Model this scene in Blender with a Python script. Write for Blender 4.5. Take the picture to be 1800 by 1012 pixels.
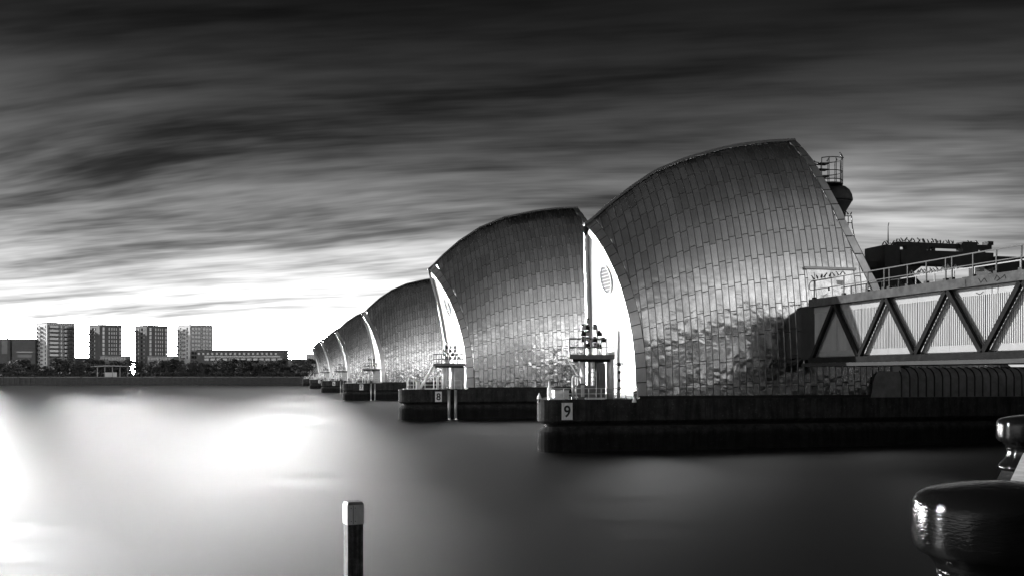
import bpy, math, random
from mathutils import Vector
random.seed(11)
R = math.radians
sc = bpy.context.scene
for o in list(bpy.data.objects):
    bpy.data.objects.remove(o)
col = sc.collection

# ------------------------------------------------------------------ camera
YAW = math.atan(422 / 1650)                 # the camera looks this far to the right of +Y (across the river)
SA, CA = math.sin(YAW), math.cos(YAW)
CAMH, FPX, HOR = 4.6, 1650.0, 659.0         # eye height over the water, focal length and horizon on the 1800 px photograph
cam_d = bpy.data.cameras.new('camera')
cam_d.sensor_width = 36.0
cam_d.lens = 33.0
cam_d.shift_y = 0.085
cam_d.clip_start = 0.1
cam_d.clip_end = 6000
cam = bpy.data.objects.new('camera', cam_d)
cam.location = (0, 0, CAMH)
cam.rotation_euler = (R(90), 0, -YAW)
col.objects.link(cam)
sc.camera = cam

# ------------------------------------------------------------------ sun, exposure
SUN_AZ, SUN_EL = R(-53), R(17)              # clockwise from +Y, above the horizon
sd = Vector((math.sin(SUN_AZ) * math.cos(SUN_EL), math.cos(SUN_AZ) * math.cos(SUN_EL), math.sin(SUN_EL)))
sun_d = bpy.data.lights.new('sun', 'SUN')
sun_d.energy = 5.0
sun_d.angle = R(0.6)
sun_d.color = (1, 1, 1)
sun = bpy.data.objects.new('sun', sun_d)
sun.rotation_euler = (-sd).to_track_quat('-Z', 'Y').to_euler()
sun.location = (0, 0, 80)
col.objects.link(sun)
sc.view_settings.view_transform = 'Standard'
sc.view_settings.look = 'None'
sc.view_settings.gamma = 1
sc.view_settings.use_curve_mapping = False
sc.view_settings.exposure = 0.6
sc.render.engine = 'CYCLES'
sc.cycles.use_denoising = True
sc.cycles.max_bounces = 8
sc.cycles.sample_clamp_indirect = 6

# ------------------------------------------------------------------ node helper
class NT:
    def __init__(s, tree):
        s.t = tree; s.n = tree.nodes; s.l = tree.links
    def new(s, typ, **kw):
        n = s.n.new(typ)
        for k, v in kw.items():
            setattr(n, k, v)
        return n
    def put(s, sock, v):
        if hasattr(v, 'is_output') or isinstance(v, bpy.types.NodeSocket):
            s.l.new(v, sock)
        else:
            sock.default_value = v
    def m(s, op, a, b=0.0, c=None, clamp=False):
        n = s.new('ShaderNodeMath', operation=op, use_clamp=clamp)
        s.put(n.inputs[0], a); s.put(n.inputs[1], b)
        if c is not None: s.put(n.inputs[2], c)
        return n.outputs[0]
    def dot(s, v, w):
        n = s.new('ShaderNodeVectorMath', operation='DOT_PRODUCT')
        s.put(n.inputs[0], v); n.inputs[1].default_value = w
        return n.outputs['Value']
    def xyz(s, a, b, c):
        n = s.new('ShaderNodeCombineXYZ')
        s.put(n.inputs[0], a); s.put(n.inputs[1], b); s.put(n.inputs[2], c)
        return n.outputs[0]
    def noise(s, v, scale, detail=4, rough=0.55, dist=0.0):
        n = s.new('ShaderNodeTexNoise')
        s.put(n.inputs['Vector'], v); n.inputs['Scale'].default_value = scale
        n.inputs['Detail'].default_value = detail; n.inputs['Roughness'].default_value = rough
        n.inputs['Distortion'].default_value = dist
        return n.outputs['Fac']
    def ramp(s, f, pts, interp='LINEAR'):
        n = s.new('ShaderNodeValToRGB'); n.color_ramp.interpolation = interp
        e = n.color_ramp.elements
        while len(e) < len(pts): e.new(0.5)
        for el, (p, v) in zip(e, pts):
            el.position = p; el.color = (v, v, v, 1)
        s.put(n.inputs[0], f)
        return n.outputs[0]
    def rng(s, v, a, b, c=0.0, d=1.0, smooth=True):
        n = s.new('ShaderNodeMapRange'); n.interpolation_type = 'SMOOTHSTEP' if smooth else 'LINEAR'
        s.put(n.inputs[0], v)
        for i, q in zip((1, 2, 3, 4), (a, b, c, d)): n.inputs[i].default_value = q
        return n.outputs[0]
    def scalev(s, v, sx, sy, sz):
        n = s.new('ShaderNodeMapping'); s.put(n.inputs[0], v)
        n.inputs['Scale'].default_value = (sx, sy, sz)
        return n.outputs[0]

# ------------------------------------------------------------------ sky (black-and-white dusk: dark overhead, streaked, bright low down)
world = bpy.data.worlds.new('World')
sc.world = world
world.use_nodes = True
wt = NT(world.node_tree)
for n in list(wt.n): wt.n.remove(n)
geo = wt.new('ShaderNodeTexCoord')
D = geo.outputs['Generated']
sky = wt.new('ShaderNodeTexSky', sky_type='NISHITA')
sky.sun_disc = False
sky.sun_elevation = SUN_EL
sky.sun_rotation = SUN_AZ
sky.air_density = 1.2
sky.dust_density = 1.5
bw = wt.new('ShaderNodeRGBToBW')
wt.l.new(sky.outputs[0], bw.inputs[0])
dx = wt.dot(D, (CA, -SA, 0)); dy = wt.dot(D, (SA, CA, 0)); dz = wt.m('MAXIMUM', wt.dot(D, (0, 0, 1)), 0.0)
az = wt.m('ARCTAN2', dx, dy)
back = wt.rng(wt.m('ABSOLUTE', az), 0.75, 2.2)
# clouds on a high plane, drawn out by the wind
inv = wt.m('DIVIDE', 1.0, wt.m('ADD', dz, 0.10))
px_, py_ = wt.m('MULTIPLY', dx, inv), wt.m('MULTIPLY', dy, inv)
cs, sn = math.cos(R(-11)), math.sin(R(-11))
u_ = wt.m('ADD', wt.m('MULTIPLY', px_, cs), wt.m('MULTIPLY', py_, sn))
v_ = wt.m('SUBTRACT', wt.m('MULTIPLY', py_, cs), wt.m('MULTIPLY', px_, sn))
warp = wt.noise(wt.xyz(wt.m('MULTIPLY', u_, 0.35), wt.m('MULTIPLY', v_, 0.4), 3.1), 1.0, 1)
v2 = wt.m('ADD', v_, wt.m('MULTIPLY', wt.m('SUBTRACT', warp, 0.5), 0.75))
c1 = wt.noise(wt.xyz(wt.m('MULTIPLY', u_, 0.30), wt.m('MULTIPLY', v2, 0.6), 0.0), 1.0, 5, 0.62)
c2 = wt.noise(wt.xyz(wt.m('MULTIPLY', u_, 0.85), wt.m('MULTIPLY', v2, 3.6), 7.7), 1.0, 4, 0.6)
c3 = wt.noise(wt.xyz(wt.m('MULTIPLY', u_, 1.8), wt.m('MULTIPLY', v2, 11.0), 2.2), 1.0, 3, 0.6)
cl = wt.m('ADD', wt.m('ADD', wt.m('MULTIPLY', c1, 0.52), wt.m('MULTIPLY', c2, 0.36)), wt.m('MULTIPLY', c3, 0.12))
cloud = wt.rng(cl, 0.37, 0.64, 0.20, 2.4)
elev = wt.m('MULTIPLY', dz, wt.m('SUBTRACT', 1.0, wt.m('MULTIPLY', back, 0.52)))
base = wt.ramp(elev, [(0.0, 0.70), (0.04, 0.45), (0.10, 0.245), (0.16, 0.125), (0.24, 0.048), (0.31, 0.018), (0.38, 0.007), (1.0, 0.004)])
nish = wt.m('MULTIPLY', wt.m('ADD', wt.m('MULTIPLY', bw.outputs[0], 0.10), 0.25), 1.0)
base = wt.m('MULTIPLY', base, wt.m('MULTIPLY', wt.m('MINIMUM', nish, 1.2), wt.m('ADD', 1.0, wt.m('MULTIPLY', back, 7.0))))  # sky behind the camera lifted, added for the hoods to mirror
# bright break over the far piers; added horizon strip to whiten the water
wisp = wt.m('MULTIPLY', wt.m('SUBTRACT', 0.5, cl), 0.07)
def glow(a0, wa, e0, we, amp, flat=False):
    A = wt.m('DIVIDE', wt.m('SUBTRACT', az, a0), wa)
    E = wt.m('DIVIDE', wt.m('SUBTRACT', wt.m('ADD', dz, wisp) if flat else dz, e0), we)
    q = wt.m('ADD', wt.m('MULTIPLY', A, A), wt.m('MULTIPLY', E, E))
    if flat: q = wt.m('MULTIPLY', q, q); q = wt.m('MULTIPLY', q, q)
    return wt.m('MULTIPLY', wt.m('EXPONENT', wt.m('MULTIPLY', q, -1.0), 0.0), amp)
horizon_strip = glow(-0.40, 0.36, 0.0, 0.045, 350.0, True)  # strip added along the left horizon and out of frame, for the water's sheen
halo = wt.m('ADD', glow(-0.13, 0.20, 0.02, 0.085, 1.1), glow(-0.15, 0.50, 0.0, 0.11, 0.16))
halo = wt.m('ADD', halo, wt.m('ADD', glow(0.38, 0.14, 0.165, 0.045, 0.26), glow(-0.75, 0.38, 0.0, 0.035, 0.5)))
halo = wt.m('MULTIPLY', halo, wt.rng(cl, 0.36, 0.64, 0.35, 1.5))
gl = wt.m('ADD', horizon_strip, halo)
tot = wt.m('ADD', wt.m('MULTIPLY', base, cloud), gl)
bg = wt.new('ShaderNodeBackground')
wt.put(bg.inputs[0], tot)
bg.inputs[1].default_value = 1.0
wo = wt.new('ShaderNodeOutputWorld')
wt.l.new(bg.outputs[0], wo.inputs[0])

# ------------------------------------------------------------------ materials
def mat(name, c=0.5, rough=0.6, metal=0.0, var=0.0, vscale=2.0, bump=0.0, bscale=8.0, bdist=0.02, spec=0.5, stretch=(1, 1, 1), coat=0.0):
    m = bpy.data.materials.new(name); m.use_nodes = True
    t = NT(m.node_tree); b = t.n['Principled BSDF']
    b.inputs['Base Color'].default_value = (c, c, c, 1)
    b.inputs['Roughness'].default_value = rough
    b.inputs['Metallic'].default_value = metal
    b.inputs['Specular IOR Level'].default_value = spec
    b.inputs['Coat Weight'].default_value = coat
    g = t.new('ShaderNodeNewGeometry')
    P = t.scalev(g.outputs['Position'], *stretch)
    if var:
        n = t.noise(P, vscale, 6, 0.65)
        t.put(b.inputs['Base Color'], t.m('MULTIPLY', t.rng(n, 0.25, 0.75, 1 - var, 1 + var), c))
    if bump:
        n = t.noise(P, bscale, 5, 0.6)
        bn = t.new('ShaderNodeBump'); bn.inputs['Strength'].default_value = bump; bn.inputs['Distance'].default_value = bdist
        t.put(bn.inputs['Height'], n); t.l.new(bn.outputs[0], b.inputs['Normal'])
    return m, t, b

M = {}
def simple(key, **k): M[key] = mat(key, **k)[0]

def make_steel(name, c, rough, dent):
    m, t, b = mat(name, c, rough, 1.0)
    g = t.new('ShaderNodeNewGeometry'); P = g.outputs['Position']
    oi = t.new('ShaderNodeObjectInfo')
    rnd = t.m('FRACT', t.m('ADD', g.outputs['Random Per Island'], oi.outputs['Random']))
    z = t.new('ShaderNodeSeparateXYZ'); t.l.new(P, z.inputs[0])
    grime = t.noise(t.scalev(P, 1.6, 1.6, 0.5), 1.0, 6, 0.7)
    cc = t.m('MULTIPLY', t.rng(rnd, 0, 1, 0.90, 1.06, False), t.rng(grime, 0.3, 0.7, 0.78, 1.08))
    t.put(b.inputs['Base Color'], t.m('MULTIPLY', cc, c))
    t.put(b.inputs['Roughness'], t.m('ADD', t.rng(grime, 0.25, 0.75, rough + 0.08, rough - 0.06), t.m('MULTIPLY', rnd, 0.05)))
    # oil-canned sheet: soft dents everywhere, hard horizontal buckles on the lower sheets
    off = t.m('MULTIPLY', rnd, 37.0)
    sep = t.xyz(t.m('MULTIPLY', z.outputs[0], 0.9), t.m('ADD', z.outputs[1], off), t.m('MULTIPLY', z.outputs[2], 2.0))
    n1 = t.noise(sep, 1.0, 2, 0.45)
    n2 = t.noise(t.xyz(t.m('MULTIPLY', z.outputs[0], 0.9), t.m('ADD', z.outputs[1], off), t.m('MULTIPLY', z.outputs[2], 1.35)), 1.0, 1, 0.4, 0.6)
    low = t.rng(z.outputs[2], 4.5, 13.0, 1.0, 0.07)
    h = t.m('ADD', t.m('MULTIPLY', n1, 0.45), t.m('MULTIPLY', n2, 1.0))
    bn = t.new('ShaderNodeBump'); bn.inputs['Distance'].default_value = dent
    t.put(bn.inputs['Strength'], low); t.put(bn.inputs['Height'], h)
    t.l.new(bn.outputs[0], b.inputs['Normal'])
    M[name] = m
make_steel('steel_cladding', 0.78, 0.15, 0.08)
simple('steel_trim', c=0.55, rough=0.32, metal=1.0, var=0.15, vscale=1.2, bump=0.1, bscale=2, bdist=0.05)
simple('seam_steel', c=0.34, rough=0.3, metal=1.0)
simple('dark_underlay', c=0.06, rough=0.7)
simple('white_paint', c=0.46, rough=0.45, var=0.04, vscale=0.8)
simple('white_metal', c=0.72, rough=0.4, var=0.2, vscale=5, stretch=(1, 1, 0.35))
simple('galvanised', c=0.45, rough=0.4, metal=0.7, var=0.15, vscale=4)
simple('dark_metal', c=0.02, rough=0.6, spec=0.2, var=0.3, vscale=2)
simple('grey_metal', c=0.16, rough=0.5, var=0.25, vscale=2)
simple('black_print', c=0.012, rough=0.6)
simple('glass_dark', c=0.02, rough=0.08, spec=0.8)
simple('window_pale', c=0.35, rough=0.3, var=0.3, vscale=0.6)
simple('window_dark', c=0.03, rough=0.1, spec=0.7)
simple('brick_dark', c=0.05, rough=0.8, var=0.2, vscale=0.4)
simple('render_pale', c=0.3, rough=0.8, var=0.12, vscale=0.15)
simple('render_grey', c=0.13, rough=0.8, var=0.15, vscale=0.2)
simple('render_white', c=0.38, rough=0.7, var=0.08, vscale=0.3)
simple('bark', c=0.04, rough=0.9)
simple('leaf', c=0.028, rough=0.75, var=0.45, vscale=0.5)
simple('asphalt', c=0.05, rough=0.85, var=0.25, vscale=3, bump=0.3, bscale=30, bdist=0.01)
simple('bank_grass', c=0.05, rough=0.9, var=0.35, vscale=0.15)
simple('wall_piles', c=0.035, rough=0.8, var=0.4, vscale=0.5, stretch=(1, 1, 3))
simple('truss_paint', c=0.014, rough=0.8, spec=0.04, var=0.35, vscale=2.5, bump=0.1, bscale=10)
simple('beam_paint', c=0.06, rough=0.8, spec=0.05, var=0.35, vscale=2.0, bump=0.12, bscale=6)
simple('band_paint', c=0.17, rough=0.5, var=0.15, vscale=1.5)
simple('panel_white', c=0.30, rough=0.5, var=0.12, vscale=1.2, stretch=(1, 1, 0.3))
simple('rail_paint', c=0.06, rough=0.6, spec=0.2, var=0.2, vscale=3)
simple('bird_feather', c=0.03, rough=0.8)
simple('slab_stone', c=0.5, rough=0.6, var=0.3, vscale=9, stretch=(1, 1, 1), bump=0.2, bscale=25, bdist=0.01)
simple('fairing_paint', c=0.18, rough=0.5, var=0.3, vscale=1.5)

# concrete with rust runs and a weed line left by the tide
m, t, b = mat('concrete', 0.1, 0.8, spec=0.12)
g = t.new('ShaderNodeNewGeometry'); P = g.outputs['Position']
z = t.new('ShaderNodeSeparateXYZ'); t.l.new(P, z.inputs[0])
n1 = t.noise(P, 1.1, 7, 0.7); n2 = t.noise(t.scalev(P, 2.5, 2.5, 0.25), 1.0, 5, 0.65); n3 = t.noise(P, 6.0, 5, 0.7)
up = t.m('MULTIPLY', t.rng(n1, 0.3, 0.7, 0.6, 1.35), t.rng(n2, 0.35, 0.7, 1.25, 0.45))
line = t.m('ADD', 1.15, t.m('MULTIPLY', t.m('SUBTRACT', n1, 0.5), 1.6))
wet = t.rng(t.m('SUBTRACT', z.outputs[2], line), -0.25, 0.25, 0.28, 1.0)
up = t.m('MULTIPLY', up, wet)
speck = t.rng(n3, 0.58, 0.72, 1.0, 2.8)
t.put(b.inputs['Base Color'], t.m('MULTIPLY', t.m('MULTIPLY', up, speck), 0.036))
bn = t.new('ShaderNodeBump'); bn.inputs['Strength'].default_value = 0.5; bn.inputs['Distance'].default_value = 0.04
t.put(bn.inputs['Height'], t.m('ADD', n3, n1)); t.l.new(bn.outputs[0], b.inputs['Normal'])
M['concrete'] = m

# glossy black bollard paint, pitted under the coats
m, t, b = mat('bollard_paint', 0.004, 0.06, spec=0.15)
g = t.new('ShaderNodeNewGeometry')
n1 = t.noise(t.scalev(g.outputs['Position'], 28, 28, 110), 1.0, 3, 0.65)
bn = t.new('ShaderNodeBump'); bn.inputs['Strength'].default_value = 0.5; bn.inputs['Distance'].default_value = 0.004
t.put(bn.inputs['Height'], n1); t.l.new(bn.outputs[0], b.inputs['Normal'])
M['bollard_paint'] = m

# tarred timber, worn and weedy lower down
m, t, b = mat('tarred_timber', 0.05, 0.7)
g = t.new('ShaderNodeNewGeometry')
n1 = t.noise(t.scalev(g.outputs['Position'], 30, 30, 1.2), 1.0, 5, 0.6)
t.put(b.inputs['Base Color'], t.m('MULTIPLY', t.m('MULTIPLY', t.rng(n1, 0.3, 0.7, 0.35, 2.2), t.rng(t.noise(g.outputs['Position'], 7.0, 5, 0.7), 0.35, 0.7, 0.6, 1.9)), 0.04))
bn = t.new('ShaderNodeBump'); bn.inputs['Strength'].default_value = 0.5; bn.inputs['Distance'].default_value = 0.01
t.put(bn.inputs['Height'], n1); t.l.new(bn.outputs[0], b.inputs['Normal'])
M['tarred_timber'] = m

WR, WF, ANI = 0.42, 0.0, -0.70
# river: a long exposure has averaged the ripples into two soft reflections
m = bpy.data.materials.new('river_water'); m.use_nodes = True
t = NT(m.node_tree)
for n in list(t.n): t.n.remove(n)
g = t.new('ShaderNodeNewGeometry'); P = g.outputs['Position']
rx, ry = t.dot(P, (CA, -SA, 0)), t.dot(P, (SA, CA, 0))
s1 = t.noise(t.xyz(t.m('MULTIPLY', rx, 0.016), t.m('MULTIPLY', ry, 0.055), 0.0), 1.0, 4, 0.55, 0.3)
s2 = t.noise(t.xyz(t.m('MULTIPLY', rx, 0.10), t.m('MULTIPLY', ry, 0.55), 4.0), 1.0, 3, 0.5)
fine = t.noise(t.xyz(t.m('MULTIPLY', rx, 0.9), t.m('MULTIPLY', ry, 4.0), 4.0), 1.0, 3, 0.5)
bn = t.new('ShaderNodeBump'); bn.inputs['Strength'].default_value = 0.3; bn.inputs['Distance'].default_value = 0.14
t.put(bn.inputs['Height'], t.m('ADD', t.m('MULTIPLY', s1, 2.5), t.m('ADD', t.m('MULTIPLY', s2, 0.25), t.m('MULTIPLY', fine, 0.02))))
rough_l = t.new('ShaderNodeBsdfGlossy', distribution='BECKMANN')
rough_l.inputs['Color'].default_value = (0.9, 0.9, 0.9, 1)
t.put(rough_l.inputs['Roughness'], t.rng(t.m('ADD', t.m('MULTIPLY', s1, 0.6), t.m('MULTIPLY', s2, 0.4)), 0.36, 0.64, 0.52, 0.62))
rough_l.inputs['Anisotropy'].default_value = -0.48
t.put(rough_l.inputs['Tangent'], t.xyz(1.0, 0.0, 0.0))
t.l.new(bn.outputs[0], rough_l.inputs['Normal'])
sharp = t.new('ShaderNodeBsdfGlossy', distribution='BECKMANN')
sharp.inputs['Color'].default_value = (0.96, 0.96, 0.96, 1)
t.put(sharp.inputs['Roughness'], t.rng(s1, 0.3, 0.7, WR - 0.03, WR + 0.03))
sharp.inputs['Anisotropy'].default_value = ANI
t.put(sharp.inputs['Tangent'], t.xyz(1.0, 0.0, 0.0))
t.l.new(bn.outputs[0], sharp.inputs['Normal'])
fr = t.new('ShaderNodeFresnel'); fr.inputs['IOR'].default_value = 1.6
deep = t.new('ShaderNodeBsdfDiffuse'); deep.inputs['Color'].default_value = (0.006, 0.006, 0.006, 1)
m1 = t.new('ShaderNodeMixShader'); m1.inputs[0].default_value = 0.09
t.l.new(rough_l.outputs[0], m1.inputs[1]); t.l.new(sharp.outputs[0], m1.inputs[2])
mx = t.new('ShaderNodeMixShader')
t.put(mx.inputs[0], t.m('MULTIPLY_ADD', fr.outputs[0], 1 - WF, WF))
t.l.new(deep.outputs[0], mx.inputs[1])
t.l.new(m1.outputs[0], mx.inputs[2])
wo = t.new('ShaderNodeOutputMaterial')
t.l.new(mx.outputs[0], wo.inputs[0])
M['river_water'] = m

# ------------------------------------------------------------------ mesh helpers
class MB:
    def __init__(s): s.v = []; s.f = []; s.smooth = False
    def add(s, vs, fs):
        k = len(s.v); s.v += [tuple(q) for q in vs]; s.f += [tuple(i + k for i in q) for q in fs]
        return s
    def box(s, x0, x1, y0, y1, z0, z1):
        return s.add([(x0, y0, z0), (x1, y0, z0), (x1, y1, z0), (x0, y1, z0), (x0, y0, z1), (x1, y0, z1), (x1, y1, z1), (x0, y1, z1)],
                     [(0, 3, 2, 1), (4, 5, 6, 7), (0, 1, 5, 4), (1, 2, 6, 5), (2, 3, 7, 6), (3, 0, 4, 7)])
    def prism(s, poly, z0, z1, top_inset=0.0):
        n = len(poly)
        cx = sum(p[0] for p in poly) / n; cy = sum(p[1] for p in poly) / n
        top = []
        for p in poly:
            dx, dy = p[0] - cx, p[1] - cy; L = math.hypot(dx, dy) or 1
            top.append((p[0] - dx / L * top_inset, p[1] - dy / L * top_inset, z1))
        vs = [(p[0], p[1], z0) for p in poly] + top
        fs = [tuple(range(n))[::-1], tuple(range(n, 2 * n))]
        fs += [(i, (i + 1) % n, (i + 1) % n + n, i + n) for i in range(n)]
        return s.add(vs, fs)
    def tube(s, p0, p1, r, n=6, r1=None):
        a, b = Vector(p0), Vector(p1); r1 = r if r1 is None else r1
        d = (b - a).normalized()
        e = Vector((0, 0, 1)) if abs(d.z) < 0.9 else Vector((1, 0, 0))
        x = d.cross(e).normalized(); y = d.cross(x)
        vs = []
        for c, q in ((a, r), (b, r1)):
            vs += [c + x * (q * math.cos(2 * math.pi * i / n)) + y * (q * math.sin(2 * math.pi * i / n)) for i in range(n)]
        fs = [(i, (i + 1) % n, (i + 1) % n + n, i + n) for i in range(n)] + [tuple(range(n))[::-1], tuple(range(n, 2 * n))]
        return s.add(vs, fs)
    def path(s, pts, r, n=6):
        for a, b in zip(pts[:-1], pts[1:]): s.tube(a, b, r, n)
        return s
    def bar(s, p0, p1, w, h, up=(0, 0, 1)):
        a, b = Vector(p0), Vector(p1); d = (b - a).normalized(); u = Vector(up)
        x = d.cross(u).normalized(); y = x.cross(d).normalized()
        vs = [c + x * (i * w / 2) + y * (j * h / 2) for c in (a, b) for i, j in ((-1, -1), (1, -1), (1, 1), (-1, 1))]
        return s.add(vs, [(3, 2, 1, 0), (4, 5, 6, 7), (0, 1, 5, 4), (1, 2, 6, 5), (2, 3, 7, 6), (3, 0, 4, 7)])
    def lathe(s, prof, c=(0, 0, 0), n=24, cap=True):
        k = len(prof); vs = []
        for r, z in prof:
            vs += [(c[0] + r * math.cos(2 * math.pi * i / n), c[1] + r * math.sin(2 * math.pi * i / n), c[2] + z) for i in range(n)]
        fs = [(j * n + i, j * n + (i + 1) % n, (j + 1) * n + (i + 1) % n, (j + 1) * n + i) for j in range(k - 1) for i in range(n)]
        if cap: fs += [tuple(range(n))[::-1], tuple(range((k - 1) * n, k * n))]
        return s.add(vs, fs)
    def grid(s, fn, nu, nv):
        vs = [fn(i / nu, j / nv) for j in range(nv + 1) for i in range(nu + 1)]
        w = nu + 1
        return s.add(vs, [(j * w + i, j * w + i + 1, (j + 1) * w + i + 1, (j + 1) * w + i) for j in range(nv) for i in range(nu)])
    def mesh(s, name, material, org=(0, 0, 0), smooth=False):
        me = bpy.data.meshes.new(name)
        me.from_pydata([(x - org[0], y - org[1], z - org[2]) for x, y, z in s.v], [], s.f)
        me.materials.append(M[material])
        if smooth: me.polygons.foreach_set('use_smooth', [True] * len(me.polygons))
        me.update()
        return me
    def build(s, name, material, parent=None, smooth=False, kind=None, org=None):
        if org is None: org = ROOT.get(parent.name, (0, 0, 0)) if parent else (0, 0, 0)
        o = bpy.data.objects.new(name, s.mesh(name, material, org, smooth))
        col.objects.link(o)
        if parent: o.parent = parent; ROOT[o.name] = org
        if kind: o['kind'] = kind
        return o
ROOT = {}
def thing(name, label, cat, loc=(0, 0, 0), group=None, rz=0.0, local=False):
    o = bpy.data.objects.new(name, None); col.objects.link(o)
    o.empty_display_size = 0.3
    o.location = loc; o.rotation_euler = (0, 0, rz)
    ROOT[o.name] = (0, 0, 0) if local else tuple(loc)
    o['label'] = label; o['category'] = cat
    if group: o['group'] = group
    return o
def tag(o, label, cat, group=None):
    o['label'] = label; o['category'] = cat
    if group: o['group'] = group
    return o
def copy_tree(o, parent=None):
    c = o.copy(); col.objects.link(c); c.parent = parent
    for ch in list(o.children): copy_tree(ch, c)
    return c
def at(px, py, Y=None, X=None, Z=None):
    """world point that stands where the photograph (1800 px wide) shows px, py, on a known plane"""
    r = (px - 900) / FPX; m_ = (HOR - py) / FPX
    if Z is not None: d = (Z - CAMH) / m_
    elif X is not None: d = X / (SA + CA * r)
    else: d = Y / (CA - SA * r)
    return Vector((d * (SA + CA * r), d * (CA - SA * r), CAMH + d * m_))
def lerp(a, b, t): return a + (b - a) * t
def interp(x, pts):
    if x <= pts[0][0]: return pts[0][1]
    for (a, b), (c, d) in zip(pts[:-1], pts[1:]):
        if x <= c: return b + (d - b) * (x - a) / (c - a)
    return pts[-1][1]

# ------------------------------------------------------------------ water, banks
mb = MB(); mb.add([(-3000, -600, 0), (3000, -600, 0), (3000, 3000, 0), (-3000, 3000, 0)], [(0, 1, 2, 3)])
o = mb.build('river_water', 'river_water'); o['kind'] = 'structure'
FARY = 470.0
mb = MB(); mb.box(-1500, 1500, FARY + 0.8, 2900, 2.0, 3.8)
o = mb.build('far_bank_ground', 'bank_grass'); o['kind'] = 'structure'
t_ = thing('river_wall', 'dark sheet piled river wall along the far bank', 'river wall', (0, FARY, 0))
MB().box(-1500, 1500, FARY, FARY + 0.8, -2, 3.6).build('wall_face', 'wall_piles', t_)
MB().box(-1500, 1500, FARY - 0.25, FARY + 1.0, 3.6, 3.95).build('coping', 'render_grey', t_)
mb = MB()
for i in range(-130, 130): mb.box(i * 2.2, i * 2.2 + 0.9, FARY - 0.45, FARY, -2, 3.3 + 0.5 * ((i * 7) % 3 == 0))
mb.build('sheet_pile', 'wall_piles', t_)
# near quay: edge runs 44 degrees off to the right
QD = Vector((math.sin(YAW + R(30)), math.cos(YAW + R(30)), 0)); QN = Vector((QD.y, -QD.x, 0))
Q0 = Vector((CA, -SA, 0)) * -0.55
def qp(along, inside, z): return Q0 + QD * along + QN * inside + Vector((0, 0, z))
mb = MB()
a, b_, c, d = qp(-160, 0.4, 0), qp(400, 0.4, 0), qp(400, 300, 0), qp(-160, 300, 0)
mb.prism([(q.x, q.y) for q in (a, b_, c, d)], -2, 3.58)
o = mb.build('quay_ground', 'asphalt'); o['kind'] = 'structure'
mb = MB(); mb.prism([(-420, -320), (-18.5, -320), (-18.5, -19.5), (-60, -24), (-140, -22), (-420, -30)], -2, 3.5)
o = mb.build('upstream_bank_ground', 'bank_grass'); o['kind'] = 'structure'  # unseen bank, set close so its trees darken the hoods' reflections
mb = MB()
a, b_, c, d = qp(-160, 0, 0), qp(400, 0, 0), qp(400, 0.397, 0), qp(-160, 0.397, 0)
mb.prism([(q.x, q.y) for q in (a, b_, c, d)], -2, 3.6)
tag(mb.build('quay_wall', 'concrete'), 'dark concrete quay wall under the glossy black bollards', 'quay wall')

# ------------------------------------------------------------------ barrier piers
TH9 = 1.168
P9 = dict(W=4.694, th=TH9, Yc=58.694, zd=3.25, xlb=21.71, xlt=19.99, pw=2.5,
          ridge=[(19.99, 14.45), (20.16, 14.6), (21.59, 15.87), (23.28, 17.16), (24.87, 18.24), (27.04, 19.18), (28.95, 19.81), (31.04, 20.37), (33.17, 20.73), (35.33, 20.98)],
          xr=[(0, 40.6), (0.2, 40.1), (0.408, 39.117), (0.463, 38.62), (0.549, 37.99), (0.635, 37.41), (0.701, 37.1), (0.772, 36.68), (0.826, 36.38), (0.892, 36.07), (0.945, 35.72), (1.0, 35.33)])
P8 = dict(W=6.234, th=1.241, Yc=102.63, zd=3.25, xlb=19.83, xlt=16.76, pw=2.4,
          ridge=[(16.76, 16.2), (18.22, 17.73), (20.1, 19.41), (22.47, 21.02), (25.32, 22.28), (28.75, 23.13), (31.46, 23.58), (33.91, 23.79)],
          xr=[(z_, 33.91 + (x_ - 35.33) * 1.12) for z_, x_ in P9['xr']])
def shell_fn(p):
    th, W, zd, Yc = p['th'], p['W'], p['zd'], p['Yc']
    xrt = p['xr'][-1][1]
    def S(u, v, side=-1, off=0.0):
        t_ = v * th; zn = math.sin(t_) / math.sin(th)
        w = W * (math.cos(t_) - math.cos(th)) / (1 - math.cos(th))
        Zr = interp(lerp(p['xlt'], xrt, u), p['ridge'])
        x = lerp(p['xlb'] + (p['xlt'] - p['xlb']) * max(zn, 0.0) ** p['pw'], interp(zn, p['xr']), u)
        q = Vector((x, Yc + side * w, zd + (Zr - zd) * zn))
        if off:
            e = 1e-3
            a = S(u + e, v, side) - S(u - e, v, side); b = S(u, v + e, side) - S(u, v - e, side)
            nn = a.cross(b).normalized()
            if nn.y * side < 0: nn = -nn
            q = q + nn * off
        return q
    return S

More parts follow.
